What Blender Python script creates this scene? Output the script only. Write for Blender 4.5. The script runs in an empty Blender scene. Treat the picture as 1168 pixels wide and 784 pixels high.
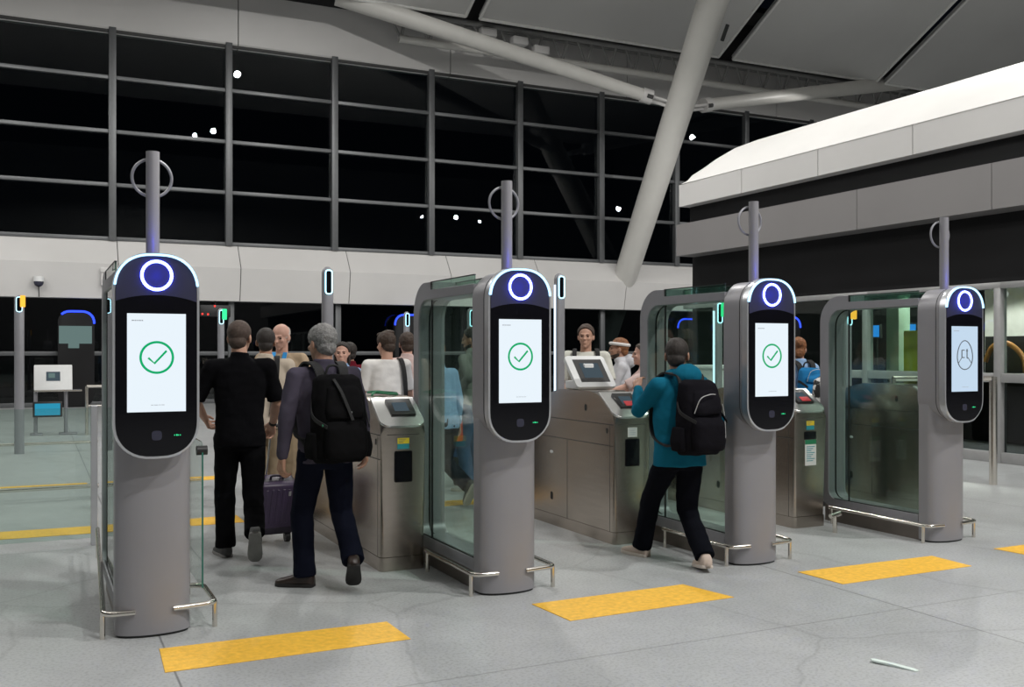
import bpy, bmesh, math, random
from mathutils import Vector, Matrix, noise
random.seed(7)
C = bpy.context.scene.collection
scene = bpy.context.scene
PI = math.pi

# ------------------------------------------------------------------ camera, world, lamps, exposure
# axes: x along the row of kiosks (to the right), y along the lanes (away), z up
YAW = math.atan(544 / 1127)
cam_d = bpy.data.cameras.new('camera')
cam_d.sensor_width = 36
cam_d.lens = 36 * 1127 / 1168
cam_d.shift_y = 9 / 1168
cam = bpy.data.objects.new('camera', cam_d)
cam.location = (0, 0, 1.58)
cam.rotation_euler = (PI / 2, 0, -YAW)
C.objects.link(cam)
scene.camera = cam

world = bpy.data.worlds.new('night')
scene.world = world
world.use_nodes = True
world.node_tree.nodes['Background'].inputs['Color'].default_value = (0.25, 0.32, 0.5, 1)
world.node_tree.nodes['Background'].inputs['Strength'].default_value = 0.006

scene.view_settings.view_transform = 'Standard'
scene.view_settings.look = 'None'
scene.view_settings.gamma = 1
scene.view_settings.use_curve_mapping = False
scene.view_settings.exposure = 0.0
scene.cycles.use_denoising = True
scene.cycles.max_bounces = 10
scene.cycles.transparent_max_bounces = 24
scene.cycles.sample_clamp_indirect = 6

# downlights, some read off window reflections, others added unseen as fill: (x, y, z, watts, radius)
LAMPS = [
    (7.5, 20.5, 13.0, 900, .13), (6.4, 16.4, 11.2, 500, .10), (7.0, 17.6, 11.2, 500, .12),
    (23.8, 4.7, 10.0, 650, .13), (22.3, 2.6, 10.2, 400, .09), (26.0, 3.4, 10.0, 400, .09),
    (31.0, 12.3, 10.0, 700, .13), (30.2, 9.0, 10.0, 400, .08), (29.9, 12.0, 10.5, 600, .10), (26.0, 26.4, 11.0, 150, .12),
    (7.0, -6.0, 12.5, 2400, .12), (10.7, 0.0, 12.0, 3000, .12), (4.11, -1.0, 12.0, 1600, .12), (4.64, -9.0, 12.0, 250, .12),  # added unseen, to brighten the near floor and kiosk fronts
    (-3.0, -4.0, 12.0, 120, .30), (-4.0, 8.0, 12.0, 250, .30), (-6.0, 16.0, 12.0, 1100, .30), (-8.0, 22.0, 10.0, 900, .30), (-2.2, 23.0, 10.5, 450, .25),  # added off to the left as soft fill
    (14.63, 9.5, 12.0, 420, .12), (18.3, 14.5, 10.5, 520, .12), (21.1, 19.0, 9.0, 600, .12),  # added to brighten the canopy roof and right side
]
UPLIGHTS = [(16.0, 7.0, 6.6, 2700), (20.5, 8.0, 6.6, 2400), (-9.0, 18.0, 7.0, 4000), (-9.0, 10.0, 7.0, 2700)]  # unseen uplights added to lift the ceiling brightness
def hall_lamp(nm, loc, w, r, size, up=False):
    ld = bpy.data.lights.new(nm, 'SPOT')
    ld.energy = w
    ld.spot_size = math.radians(size)
    ld.spot_blend = 0.12 if not up else .5
    ld.color = (1.0, 0.98, 0.945)
    ld.shadow_soft_size = r
    lo = bpy.data.objects.new(nm, ld)
    lo.location = loc
    if up: lo.rotation_euler = (PI, 0, 0)
    C.objects.link(lo)
for (x, y, z, w, r) in LAMPS: hall_lamp('hall_and_fill_downlight', (x, y, z), w, r, 178)
for (x, y, z, w) in UPLIGHTS: hall_lamp('fill_uplight', (x, y, z), w, .25, 150, True)

# ------------------------------------------------------------------ materials
def nodes_of(name):
    m = bpy.data.materials.new(name)
    m.use_nodes = True
    nt = m.node_tree
    return m, nt, nt.nodes['Principled BSDF']

def mat(name, col, rough=.5, metal=0., var=.06, scale=8., bump=0., bscale=60., emit=None, estr=0., stretch=None, spec=.5, coat=0., sheen=0.):
    m, nt, p = nodes_of(name)
    tc = nt.nodes.new('ShaderNodeTexCoord')
    src = tc.outputs['Object']
    if stretch:
        mp = nt.nodes.new('ShaderNodeMapping')
        mp.inputs['Scale'].default_value = stretch
        nt.links.new(src, mp.inputs['Vector'])
        src = mp.outputs['Vector']
    nz = nt.nodes.new('ShaderNodeTexNoise')
    nz.inputs['Scale'].default_value = scale
    nz.inputs['Detail'].default_value = 4
    nt.links.new(src, nz.inputs['Vector'])
    cr = nt.nodes.new('ShaderNodeValToRGB')
    lo = [max(0, c * (1 - var)) for c in col]; hi = [min(1, c * (1 + var)) for c in col]
    cr.color_ramp.elements[0].position = .3; cr.color_ramp.elements[1].position = .7
    cr.color_ramp.elements[0].color = (*lo, 1); cr.color_ramp.elements[1].color = (*hi, 1)
    nt.links.new(nz.outputs['Fac'], cr.inputs['Fac'])
    nt.links.new(cr.outputs['Color'], p.inputs['Base Color'])
    p.inputs['Roughness'].default_value = rough
    p.inputs['Metallic'].default_value = metal
    p.inputs['Specular IOR Level'].default_value = spec
    p.inputs['Coat Weight'].default_value = coat
    p.inputs['Sheen Weight'].default_value = sheen
    if bump:
        n2 = nt.nodes.new('ShaderNodeTexNoise')
        n2.inputs['Scale'].default_value = bscale
        n2.inputs['Detail'].default_value = 3
        nt.links.new(src, n2.inputs['Vector'])
        b = nt.nodes.new('ShaderNodeBump')
        b.inputs['Strength'].default_value = bump
        b.inputs['Distance'].default_value = .01
        nt.links.new(n2.outputs['Fac'], b.inputs['Height'])
        nt.links.new(b.outputs['Normal'], p.inputs['Normal'])
    if emit:
        p.inputs['Emission Color'].default_value = (*emit, 1)
        p.inputs['Emission Strength'].default_value = estr
    return m

def emat(name, col, s):
    m = bpy.data.materials.new(name); m.use_nodes = True
    nt = m.node_tree; nt.nodes.clear()
    e = nt.nodes.new('ShaderNodeEmission'); o = nt.nodes.new('ShaderNodeOutputMaterial')
    e.inputs['Color'].default_value = (*col, 1); e.inputs['Strength'].default_value = s
    nt.links.new(e.outputs[0], o.inputs[0])
    return m

def glass(name, tint, ior=1.45, rough=0.0, haze=0.0, hazecol=(.5, .6, .58)):
    m = bpy.data.materials.new(name); m.use_nodes = True
    nt = m.node_tree; nt.nodes.clear()
    o = nt.nodes.new('ShaderNodeOutputMaterial')
    t = nt.nodes.new('ShaderNodeBsdfTransparent'); t.inputs['Color'].default_value = (*tint, 1)
    g = nt.nodes.new('ShaderNodeBsdfGlossy'); g.inputs['Roughness'].default_value = rough
    lw = nt.nodes.new('ShaderNodeLayerWeight'); lw.inputs['Blend'].default_value = .5
    pw = nt.nodes.new('ShaderNodeMath'); pw.operation = 'POWER'; pw.inputs[1].default_value = 5
    nt.links.new(lw.outputs['Facing'], pw.inputs[0])
    r0 = ((ior - 1) / (ior + 1)) ** 2
    f = nt.nodes.new('ShaderNodeMath'); f.operation = 'MULTIPLY_ADD'; f.inputs[1].default_value = 1 - r0; f.inputs[2].default_value = r0
    nt.links.new(pw.outputs[0], f.inputs[0])
    nz = nt.nodes.new('ShaderNodeTexNoise'); nz.inputs['Scale'].default_value = .35
    bp = nt.nodes.new('ShaderNodeBump'); bp.inputs['Strength'].default_value = .02; bp.inputs['Distance'].default_value = .1
    nt.links.new(nz.outputs['Fac'], bp.inputs['Height']); nt.links.new(bp.outputs['Normal'], g.inputs['Normal'])
    mx = nt.nodes.new('ShaderNodeMixShader')
    base = t.outputs[0]
    if haze:
        d = nt.nodes.new('ShaderNodeBsdfDiffuse'); d.inputs['Color'].default_value = (*hazecol, 1)
        m2 = nt.nodes.new('ShaderNodeMixShader'); m2.inputs[0].default_value = haze
        nt.links.new(t.outputs[0], m2.inputs[1]); nt.links.new(d.outputs[0], m2.inputs[2])
        base = m2.outputs[0]
    nt.links.new(f.outputs[0], mx.inputs[0]); nt.links.new(base, mx.inputs[1]); nt.links.new(g.outputs[0], mx.inputs[2])
    nt.links.new(mx.outputs[0], o.inputs[0])
    return m

def floor_mat():
    m, nt, p = nodes_of('polished concrete floor')
    tc = nt.nodes.new('ShaderNodeTexCoord'); src = tc.outputs['Object']
    def nz(s, d=4, rgh=.55):
        n = nt.nodes.new('ShaderNodeTexNoise'); n.inputs['Scale'].default_value = s; n.inputs['Detail'].default_value = d
        n.inputs['Roughness'].default_value = rgh
        nt.links.new(src, n.inputs['Vector']); return n.outputs['Fac']
    def ramp(f, p0, c0, p1, c1):
        r = nt.nodes.new('ShaderNodeValToRGB')
        r.color_ramp.elements[0].position = p0; r.color_ramp.elements[1].position = p1
        r.color_ramp.elements[0].color = (*c0, 1); r.color_ramp.elements[1].color = (*c1, 1)
        nt.links.new(f, r.inputs['Fac']); return r.outputs['Color']
    def mix(kind, fac, a, b):
        x = nt.nodes.new('ShaderNodeMixRGB'); x.blend_type = kind; x.inputs[0].default_value = fac
        nt.links.new(a, x.inputs[1]); nt.links.new(b, x.inputs[2]); return x.outputs[0]
    big = ramp(nz(.45, 3, .5), .25, (.41, .425, .43), .75, (.50, .515, .52))
    mid = ramp(nz(5, 3, .5), .25, (.90, .90, .90), .75, (1, 1, 1))
    fine = ramp(nz(55, 3), .36, (.72, .72, .72), .52, (1, 1, 1))
    spk = ramp(nz(170, 2), .60, (1, 1, 1), .72, (1.25, 1.25, 1.25))
    c = mix('MULTIPLY', 1, big, mid); c = mix('MULTIPLY', .8, c, fine); c = mix('MULTIPLY', .6, c, spk)
    # hairline scratches: stretched voronoi edges
    vo = nt.nodes.new('ShaderNodeTexVoronoi'); vo.feature = 'DISTANCE_TO_EDGE'; vo.inputs['Scale'].default_value = .55
    dn = nt.nodes.new('ShaderNodeTexNoise'); dn.inputs['Scale'].default_value = 1.4; dn.inputs['Detail'].default_value = 6
    nt.links.new(src, dn.inputs['Vector'])
    vm = nt.nodes.new('ShaderNodeMixRGB'); vm.inputs[0].default_value = .22
    nt.links.new(src, vm.inputs[1]); nt.links.new(dn.outputs['Color'], vm.inputs[2]); nt.links.new(vm.outputs[0], vo.inputs['Vector'])
    crk = ramp(vo.outputs['Distance'], .0015, (.62, .62, .62), .006, (1, 1, 1))
    c = mix('MULTIPLY', .45, c, crk)
    # sawn joints, 2.1 m grid along the lanes and 4.2 m across
    sx = nt.nodes.new('ShaderNodeSeparateXYZ'); nt.links.new(src, sx.inputs[0])
    def joint(out, off, per):
        a = nt.nodes.new('ShaderNodeMath'); a.operation = 'SUBTRACT'; nt.links.new(out, a.inputs[0]); a.inputs[1].default_value = off
        b = nt.nodes.new('ShaderNodeMath'); b.operation = 'PINGPONG'; nt.links.new(a.outputs[0], b.inputs[0]); b.inputs[1].default_value = per / 2
        return ramp(b.outputs[0], .003, (.35, .35, .35), .008, (1, 1, 1))
    c = mix('MULTIPLY', .9, c, joint(sx.outputs[0], .62, 4.2)); c = mix('MULTIPLY', .6, c, joint(sx.outputs[1], 4.42, 4.2))
    nt.links.new(c, p.inputs['Base Color'])
    rr = ramp(nz(1.2, 2), .2, (.30, .30, .30), .8, (.42, .42, .42))
    nt.links.new(rr, p.inputs['Roughness'])
    p.inputs['Specular IOR Level'].default_value = .55
    return m

M = {}
M['floor'] = floor_mat()
M['panel'] = mat('white composite panel', (.62, .61, .60), .42, var=.04, scale=.6)
M['joint'] = mat('dark joint', (.05, .05, .05), .7)
M['ceil'] = mat('grey ceiling membrane', (.56, .56, .55), .75, var=.05, scale=.3)
M['ceil_edge'] = mat('white ceiling edging', (.72, .72, .70), .5)
M['truss'] = mat('dark truss steel', (.22, .22, .215), .6)
M['tube'] = mat('cream painted steel tube', (.60, .59, .56), .45, var=.04, scale=1.2)
M['mullion'] = mat('grey aluminium mullion', (.115, .12, .125), .42, .3)
M['mullion_light'] = mat('light aluminium frame', (.38, .38, .38), .4, .3)
M['nightglass'] = glass('night window glass', (.55, .6, .6), 1.36)
M['lowglass'] = glass('dark lower window glass', (.42, .46, .46), 1.45)
M['black'] = mat('black cladding', (.010, .010, .011), .5, var=.2, scale=1, spec=.2)
M['greyband'] = mat('grey cladding band', (.235, .225, .225), .5, var=.04, scale=.5)
M['roofwhite'] = mat('white roof membrane', (.86, .85, .83), .55, var=.03, scale=.8)
M['wall'] = mat('dark grey wall', (.09, .09, .09), .7)
M['body'] = mat('silver grey powder coat', (.315, .31, .33), .42, .25, var=.03, scale=3, bump=.02, bscale=300)
M['frame'] = mat('grey painted frame', (.31, .31, .335), .4, .3, var=.03)
M['bezel'] = mat('silver bezel', (.62, .63, .66), .3, .7, var=.02)
M['faceplate'] = mat('dark slate face plate', (.02, .021, .055), .55, var=.05)
M['blackglass'] = mat('black screen glass', (.003, .003, .005), .1, var=.1, spec=.3)
M['led'] = emat('cool white light strip', (.42, .72, 1.0), 2.2)
M['ring'] = emat('blue white light ring', (.085, .11, 1.0), 30)
M['screen'] = emat('lit white screen', (.84, .93, 1.0), .98)
M['screen_oblique'] = emat('white screen dimmed by view angle', (.62, .78, .95), .9)  # white screen, its dimming at a slanted view put into the colour
M['green'] = emat('green icon', (.005, .46, .17), .9)
M['icongrey'] = mat('grey icon', (.12, .14, .16), .6)
M['textgrey'] = mat('pale grey screen text', (.50, .55, .60), .6)
M['sensor'] = mat('dark sensor window', (.035, .036, .06), .2)
M['greenled'] = emat('green indicator', (.05, .9, .35), 1.2)
M['redled'] = emat('red light spot', (1, .05, .04), 2.0)
M['amber'] = emat('amber indicator', (1, .45, .05), 1.5)
M['cyan'] = emat('cyan light outline', (.45, .85, 1.0), 2.6)
M['whitestrip'] = emat('white light strip', (.62, .8, 1.0), 1.9)
M['blueled'] = emat('blue light outline', (.03, .07, 1.0), 2.2)
M['glass'] = glass('greenish barrier glass', (.88, .95, .915), 1.38, haze=.005)
M['topglass'] = glass('dark green top glass', (.55, .70, .63), 1.38, haze=.10, hazecol=(.16, .30, .26))
M['fenceglass'] = glass('pale green fence glass', (.86, .93, .90), 1.42, haze=.02, hazecol=(.3, .42, .38))
M['glassedge'] = mat('green glass edge', (.03, .16, .12), .15)
M['gasket'] = mat('black gasket', (.012, .014, .014), .5)
M['steel'] = mat('brushed stainless steel', (.455, .405, .355), .25, 1., var=.05, scale=3, stretch=(1, 1, 10), bump=.02, bscale=30)
M['steel_light'] = mat('satin stainless top', (.66, .66, .65), .26, 1., var=.05, scale=4)
M['chrome'] = mat('polished steel tube', (.74, .70, .64), .18, 1., var=.03)
M['skirt'] = mat('bronze steel skirting', (.20, .175, .155), .4, .6)
M['yellow'] = mat('yellow floor strip', (.88, .50, .05), .6, var=.12, scale=26, bump=.25, bscale=50)
M['white'] = mat('white plastic', (.72, .73, .73), .4, var=.02)
M['blackpl'] = mat('black plastic', (.012, .012, .013), .45, var=.2)
M['darkscreen'] = emat('dim grey screen', (.10, .14, .17), .6)
M['bluescreen'] = emat('blue lit screen', (.03, .32, .50), .9)
M['bluescreen_bright'] = emat('bright blue screen', (.03, .28, .95), 1.2)
M['wood'] = mat('orange brown wood', (.42, .19, .05), .5)
M['wrapper'] = mat('pale green wrapper', (.70, .80, .76), .6)
M['lanyard'] = mat('blue lanyard ribbon', (.02, .30, .72), .6)
M['palescreen'] = emat('pale dim screen', (.16, .24, .23), .8)
M['sticker_y'] = mat('yellow sticker', (.80, .62, .03), .5)
M['sticker_t'] = mat('teal sticker', (.03, .30, .36), .5)
M['paper'] = mat('white paper', (.75, .77, .75), .7)
M['rednote'] = mat('red booklet', (.55, .04, .05), .5)
M['skin'] = mat('skin', (.52, .30, .215), .55, var=.08, scale=12)
M['skin_pink'] = mat('pink skin', (.60, .35, .27), .55, var=.08, scale=12)
M['skin_tan'] = mat('tan skin', (.42, .23, .155), .55, var=.08, scale=12)
M['eye'] = mat('dark eye', (.02, .015, .012), .2)
M['hair_brown'] = mat('brown hair', (.045, .026, .016), .6, var=.35, scale=60, bump=.5, bscale=160)
M['hair_dark'] = mat('dark cropped hair', (.022, .016, .013), .65, var=.3, scale=60, bump=.5, bscale=160)
M['hair_crop'] = mat('cropped brown hair', (.065, .042, .032), .7, var=.25, scale=60, bump=.4, bscale=200)
M['hair_grey'] = mat('grey hair', (.20, .195, .19), .6, var=.35, scale=70, bump=.6, bscale=150)
M['hair_white'] = mat('white cropped hair', (.50, .44, .40), .7, var=.2, scale=60, bump=.3, bscale=200)
M['hair_auburn'] = mat('auburn hair', (.22, .085, .03), .6, var=.35, scale=50, bump=.6, bscale=120)
def cloth(n, c, v=.12, b=.25):
    M[n] = mat(n.replace('_', ' '), c, .9, var=v, scale=5, bump=b, bscale=22, spec=.05)
cloth('black_cloth', (.0045, .0045, .0055)); cloth('trouser_black', (.005, .005, .006)); cloth('navy_cloth', (.0075, .009, .018))
cloth('purple_grey_cloth', (.068, .060, .085)); cloth('teal_cloth', (.008, .125, .205)); cloth('dark_navy_jean', (.0048, .0055, .0085))
cloth('tan_cloth', (.46, .35, .24)); cloth('beige_cloth', (.55, .47, .38)); cloth('khaki_cloth', (.33, .255, .17)); cloth('white_cloth', (.72, .70, .68))
cloth('cream_cloth', (.62, .62, .56)); cloth('pale_blue_cloth', (.30, .45, .68)); cloth('maroon_cloth', (.13, .012, .022)); cloth('grey_cloth', (.19, .195, .18))
cloth('pink_cloth', (.62, .47, .44)); cloth('light_grey_cloth', (.55, .55, .58)); cloth('jean_cloth', (.06, .11, .20)); cloth('blue_pack', (.02, .16, .36))
cloth('pack_black', (.0055, .0055, .006), .25, .4); cloth('pack_charcoal', (.0085, .008, .0105), .25, .4)
M['strap'] = mat('black webbing', (.010, .010, .011), .8, bump=.3, bscale=200)
M['shoe_brown'] = mat('brown leather', (.030, .018, .014), .4, var=.2)
M['shoe_grey'] = mat('grey sneaker', (.07, .07, .07), .7)
M['shoe_beige'] = mat('beige suede', (.55, .45, .38), .8)
M['shoe_white'] = mat('white sneaker', (.6, .6, .58), .7)
M['sole_grey'] = mat('grey rubber sole', (.26, .25, .24), .8, bump=.4, bscale=80)
M['sole_white'] = mat('off-white rubber sole', (.58, .52, .46), .7)
M['sole_black'] = mat('black rubber sole', (.015, .013, .012), .7)
M['case'] = mat('purple hard shell', (.058, .038, .085), .38, var=.06)
M['case_dark'] = mat('dark purple trim', (.02, .015, .028), .5)
M['orange'] = mat('red orange fabric', (.72, .075, .03), .8, bump=.2)
M['bluecase'] = mat('blue fabric', (.03, .13, .34), .8)
M['silverbits'] = mat('silver zip puller', (.6, .6, .6), .3, .9)
M['reflect'] = mat('grey piping', (.42, .42, .42), .5)
M['cordgreen'] = mat('green cord', (.02, .22, .10), .6)
M['patterned'] = mat('black and white print', (.4, .4, .4), .8)
nt = M['patterned'].node_tree
for n in nt.nodes:
    if n.type == 'VALTORGB':
        n.color_ramp.elements[0].position = .48; n.color_ramp.elements[1].position = .52
        n.color_ramp.elements[0].color = (.01, .01, .01, 1); n.color_ramp.elements[1].color = (.7, .7, .68, 1)
    if n.type == 'TEX_NOISE': n.inputs['Scale'].default_value = 14
M['yellowchair'] = mat('yellow plastic', (.72, .70, .02), .4)
M['shopwall'] = mat('white shop wall', (.8, .8, .78), .6)
M['greenpost'] = mat('pale green column', (.42, .50, .42), .5)

# ------------------------------------------------------------------ helpers
def B(): return bmesh.new()

def obj(name, bm, m, parent=None, smooth=35, loc=None, mods=None):
    me = bpy.data.meshes.new(name)
    bmesh.ops.recalc_face_normals(bm, faces=bm.faces[:])
    bm.to_mesh(me); bm.free()
    me.materials.append(M[m] if isinstance(m, str) else m)
    if smooth:
        me.shade_smooth()
        if smooth < 179: me.set_sharp_from_angle(angle=math.radians(smooth))
    o = bpy.data.objects.new(name, me)
    C.objects.link(o)
    if parent: o.parent = parent
    if loc: o.location = loc
    return o

def tag(o, label=None, cat=None, group=None, kind=None):
    if label: o['label'] = label
    if cat: o['category'] = cat
    if group: o['group'] = group
    if kind: o['kind'] = kind
    return o

def thing(name, label, cat, loc=(0, 0, 0), rz=0., group=None):
    o = bpy.data.objects.new(name, None); C.objects.link(o)
    o.empty_display_size = .1
    o.location = loc; o.rotation_euler = (0, 0, rz)
    return tag(o, label, cat, group)

def struct(name, bm, m, parent=None, smooth=0):
    o = obj(name, bm, m, parent, smooth)
    if not parent: o['kind'] = 'structure'
    return o

def dup(root, loc, label, rz=None):
    r = root.copy(); C.objects.link(r); r.location = loc; r['label'] = label
    if rz is not None: r.rotation_euler = (0, 0, rz)
    for ch in list(root.children):
        c = ch.copy(); C.objects.link(c); c.parent = r
        for g in list(ch.children):
            d = g.copy(); C.objects.link(d); d.parent = c
    return r

def box(bm, x0, x1, y0, y1, z0, z1, bev=0., seg=2):
    vs = [bm.verts.new((x, y, z)) for x in (x0, x1) for y in (y0, y1) for z in (z0, z1)]
    fs = [(0, 1, 3, 2), (4, 6, 7, 5), (0, 4, 5, 1), (2, 3, 7, 6), (0, 2, 6, 4), (1, 5, 7, 3)]
    faces = [bm.faces.new([vs[i] for i in f]) for f in fs]
    if bev:
        es = list({e for f in faces for e in f.edges})
        bmesh.ops.bevel(bm, geom=es, offset=bev, segments=seg, affect='EDGES', profile=.5)
    return bm

def prism(bm, pts, axis, a, b, bev=0., seg=2):
    """extrude a closed 2D outline along an axis. axis x: pts are (y,z); y: (x,z); z: (x,y)"""
    def P(p, t):
        return (t, p[0], p[1]) if axis == 'x' else (p[0], t, p[1]) if axis == 'y' else (p[0], p[1], t)
    v0 = [bm.verts.new(P(p, a)) for p in pts]; v1 = [bm.verts.new(P(p, b)) for p in pts]
    f0 = bm.faces.new(v0); f1 = bm.faces.new(list(reversed(v1)))
    n = len(pts)
    for i in range(n):
        bm.faces.new([v0[i], v1[i], v1[(i + 1) % n], v0[(i + 1) % n]])
    if bev:
        es = list(f0.edges) + list(f1.edges)
        bmesh.ops.bevel(bm, geom=es, offset=bev, segments=seg, affect='EDGES', profile=.5)
    return bm

def frame_at(d):
    d = d.normalized()
    up = Vector((0, 0, 1)) if abs(d.z) < .95 else Vector((0, 1, 0))
    a = d.cross(up).normalized(); b = a.cross(d).normalized()
    return a, b

def tube(bm, pts, r, seg=12, closed=False, r1=None, flat=None):
    pts = [Vector(p) for p in pts]; n = len(pts); rings = []
    pa = None
    for i, p in enumerate(pts):
        if closed: d = pts[(i + 1) % n] - pts[i - 1]
        else: d = pts[min(i + 1, n - 1)] - pts[max(i - 1, 0)]
        d.normalize()
        if pa is None: a, b = frame_at(d)
        else:
            a = (pa - d * pa.dot(d)).normalized(); b = a.cross(d).normalized()
        pa = a
        rr = r if r1 is None else r + (r1 - r) * i / max(1, n - 1)
        rings.append([bm.verts.new(p + (a * math.cos(t) + b * math.sin(t)) * rr) for t in [2 * PI * k / seg for k in range(seg)]])
    m = n if closed else n - 1
    for i in range(m):
        A, Bq = rings[i], rings[(i + 1) % n]
        for k in range(seg):
            bm.faces.new([A[k], A[(k + 1) % seg], Bq[(k + 1) % seg], Bq[k]])
    if not closed:
        bm.faces.new(list(reversed(rings[0]))); bm.faces.new(rings[-1])
    return bm

def bend(pts, r=.05, n=5):
    """round the corners of a polyline"""
    pts = [Vector(p) for p in pts]; out = [pts[0]]
    for i in range(1, len(pts) - 1):
        p, a, b = pts[i], pts[i - 1], pts[i + 1]
        da, db = (a - p), (b - p)
        ra = min(r, da.length * .49); rb = min(r, db.length * .49)
        s, e = p + da.normalized() * ra, p + db.normalized() * rb
        for k in range(n + 1):
            t = k / n
            out.append(s * (1 - t) ** 2 + p * 2 * t * (1 - t) + e * t * t)
    return out + [pts[-1]]

def ribbon(bm, pts, w, th, wdir=(1, 0, 0)):
    pts = [Vector(p) for p in pts]; n = len(pts); wd = Vector(wdir).normalized(); rings = []
    for i, p in enumerate(pts):
        d = (pts[min(i + 1, n - 1)] - pts[max(i - 1, 0)]).normalized()
        a = (wd - d * wd.dot(d)).normalized(); b = d.cross(a).normalized()
        rings.append([bm.verts.new(p + a * sx * w / 2 + b * sy * th / 2) for sx, sy in ((-1, -1), (1, -1), (1, 1), (-1, 1))])
    for i in range(n - 1):
        for k in range(4):
            bm.faces.new([rings[i][k], rings[i][(k + 1) % 4], rings[i + 1][(k + 1) % 4], rings[i + 1][k]])
    bm.faces.new(list(reversed(rings[0]))); bm.faces.new(rings[-1])
    return bm

def curve_pts(ctrl, n=6):
    c = [Vector(p) for p in ctrl]; out = []
    for i in range(len(c) - 1):
        p0, p1, p2, p3 = c[max(i - 1, 0)], c[i], c[i + 1], c[min(i + 2, len(c) - 1)]
        for k in range(n):
            t = k / n
            out.append(.5 * ((2 * p1) + (p2 - p0) * t + (2 * p0 - 5 * p1 + 4 * p2 - p3) * t * t + (3 * p1 - p0 - 3 * p2 + p3) * t ** 3))
    return out + [c[-1]]

def rrect(w, z0, z1, r, n=10, e=2.3, cx=0.):
    """upright rounded rectangle outline, superelliptic corners"""
    out = []
    for (sx, zc, sz, t0) in ((1, z0 + r, -1, -1), (1, z1 - r, 1, 0), (-1, z1 - r, 1, 1), (-1, z0 + r, -1, 2)):
        for k in range(n + 1):
            t = (t0 + k / n) * PI / 2
            c, s = math.cos(t), math.sin(t)
            px = math.copysign(abs(c) ** (2 / e), c) * r; pz = math.copysign(abs(s) ** (2 / e), s) * r
            out.append((cx + sx * (w / 2 - r) + px, zc + pz))
    return out

def ellipsoid(bm, c, r, rot=None, u=20, v=14):
    mt = Matrix.Translation(Vector(c)) @ ((rot.to_4x4()) if rot else Matrix.Identity(4)) @ Matrix.Diagonal((*r, 1))
    return bmesh.ops.create_uvsphere(bm, u_segments=u, v_segments=v, radius=1, matrix=mt)['verts']

def cap(bm, p0, p1, r0, r1, seg=16):
    """tapered capsule"""
    p0, p1 = Vector(p0), Vector(p1); d = p1 - p0; L = d.length
    if L < 1e-5: return
    d.normalize(); a, b = frame_at(d)
    rings = []
    for k in range(1, 6):
        t = -PI / 2 + k * PI / 12
        rings.append((p0 + d * r0 * math.sin(t), r0 * math.cos(t)))
    rings.append((p0, r0)); rings.append((p1, r1))
    for k in range(1, 6):
        t = k * PI / 12
        rings.append((p1 + d * r1 * math.sin(t), r1 * math.cos(t)))
    vr = [[bm.verts.new(c + (a * math.cos(t) + b * math.sin(t)) * r) for t in [2 * PI * q / seg for q in range(seg)]] for c, r in rings]
    for i in range(len(vr) - 1):
        for q in range(seg): bm.faces.new([vr[i][q], vr[i][(q + 1) % seg], vr[i + 1][(q + 1) % seg], vr[i + 1][q]])
    bm.faces.new(list(reversed(vr[0]))); bm.faces.new(vr[-1])

def loft(bm, secs, seg=28, e=2.3, fn=None):
    """stacked superelliptic sections: (cx, cy, cz, half width, half depth)"""
    rings = []
    for (cx, cy, cz, hw, hd) in secs:
        ring = []
        for k in range(seg):
            t = 2 * PI * k / seg; c, s = math.cos(t), math.sin(t)
            p = Vector((cx + math.copysign(abs(c) ** (2 / e), c) * hw, cy + math.copysign(abs(s) ** (2 / e), s) * hd, cz))
            ring.append(bm.verts.new(fn(p) if fn else p))
        rings.append(ring)
    for i in range(len(rings) - 1):
        for k in range(seg): bm.faces.new([rings[i][k], rings[i][(k + 1) % seg], rings[i + 1][(k + 1) % seg], rings[i + 1][k]])
    bm.faces.new(list(reversed(rings[0]))); bm.faces.new(rings[-1])

def fuse(name, bm, m, parent, vox=.007, it=3, disp=None, scale=1.):
    """weld overlapping solids into one continuous skin"""
    me = bpy.data.meshes.new('tmp'); bmesh.ops.recalc_face_normals(bm, faces=bm.faces[:]); bm.to_mesh(me); bm.free()
    o = bpy.data.objects.new('tmp', me); C.objects.link(o)
    md = o.modifiers.new('r', 'REMESH'); md.mode = 'VOXEL'; md.voxel_size = vox; md.adaptivity = 0
    dg = bpy.context.evaluated_depsgraph_get()
    me2 = bpy.data.meshes.new_from_object(o.evaluated_get(dg))
    bpy.data.objects.remove(o); bpy.data.meshes.remove(me)
    b2 = B(); b2.from_mesh(me2); bpy.data.meshes.remove(me2)
    for _ in range(it): bmesh.ops.smooth_vert(b2, verts=b2.verts[:], factor=.5, use_axis_x=True, use_axis_y=True, use_axis_z=True)
    if disp:
        b2.normal_update()
        for v in b2.verts: v.co += v.normal * disp(v.co)
    if scale != 1.:
        for v in b2.verts: v.co *= scale
    return obj(name, b2, m, parent, smooth=180)

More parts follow.
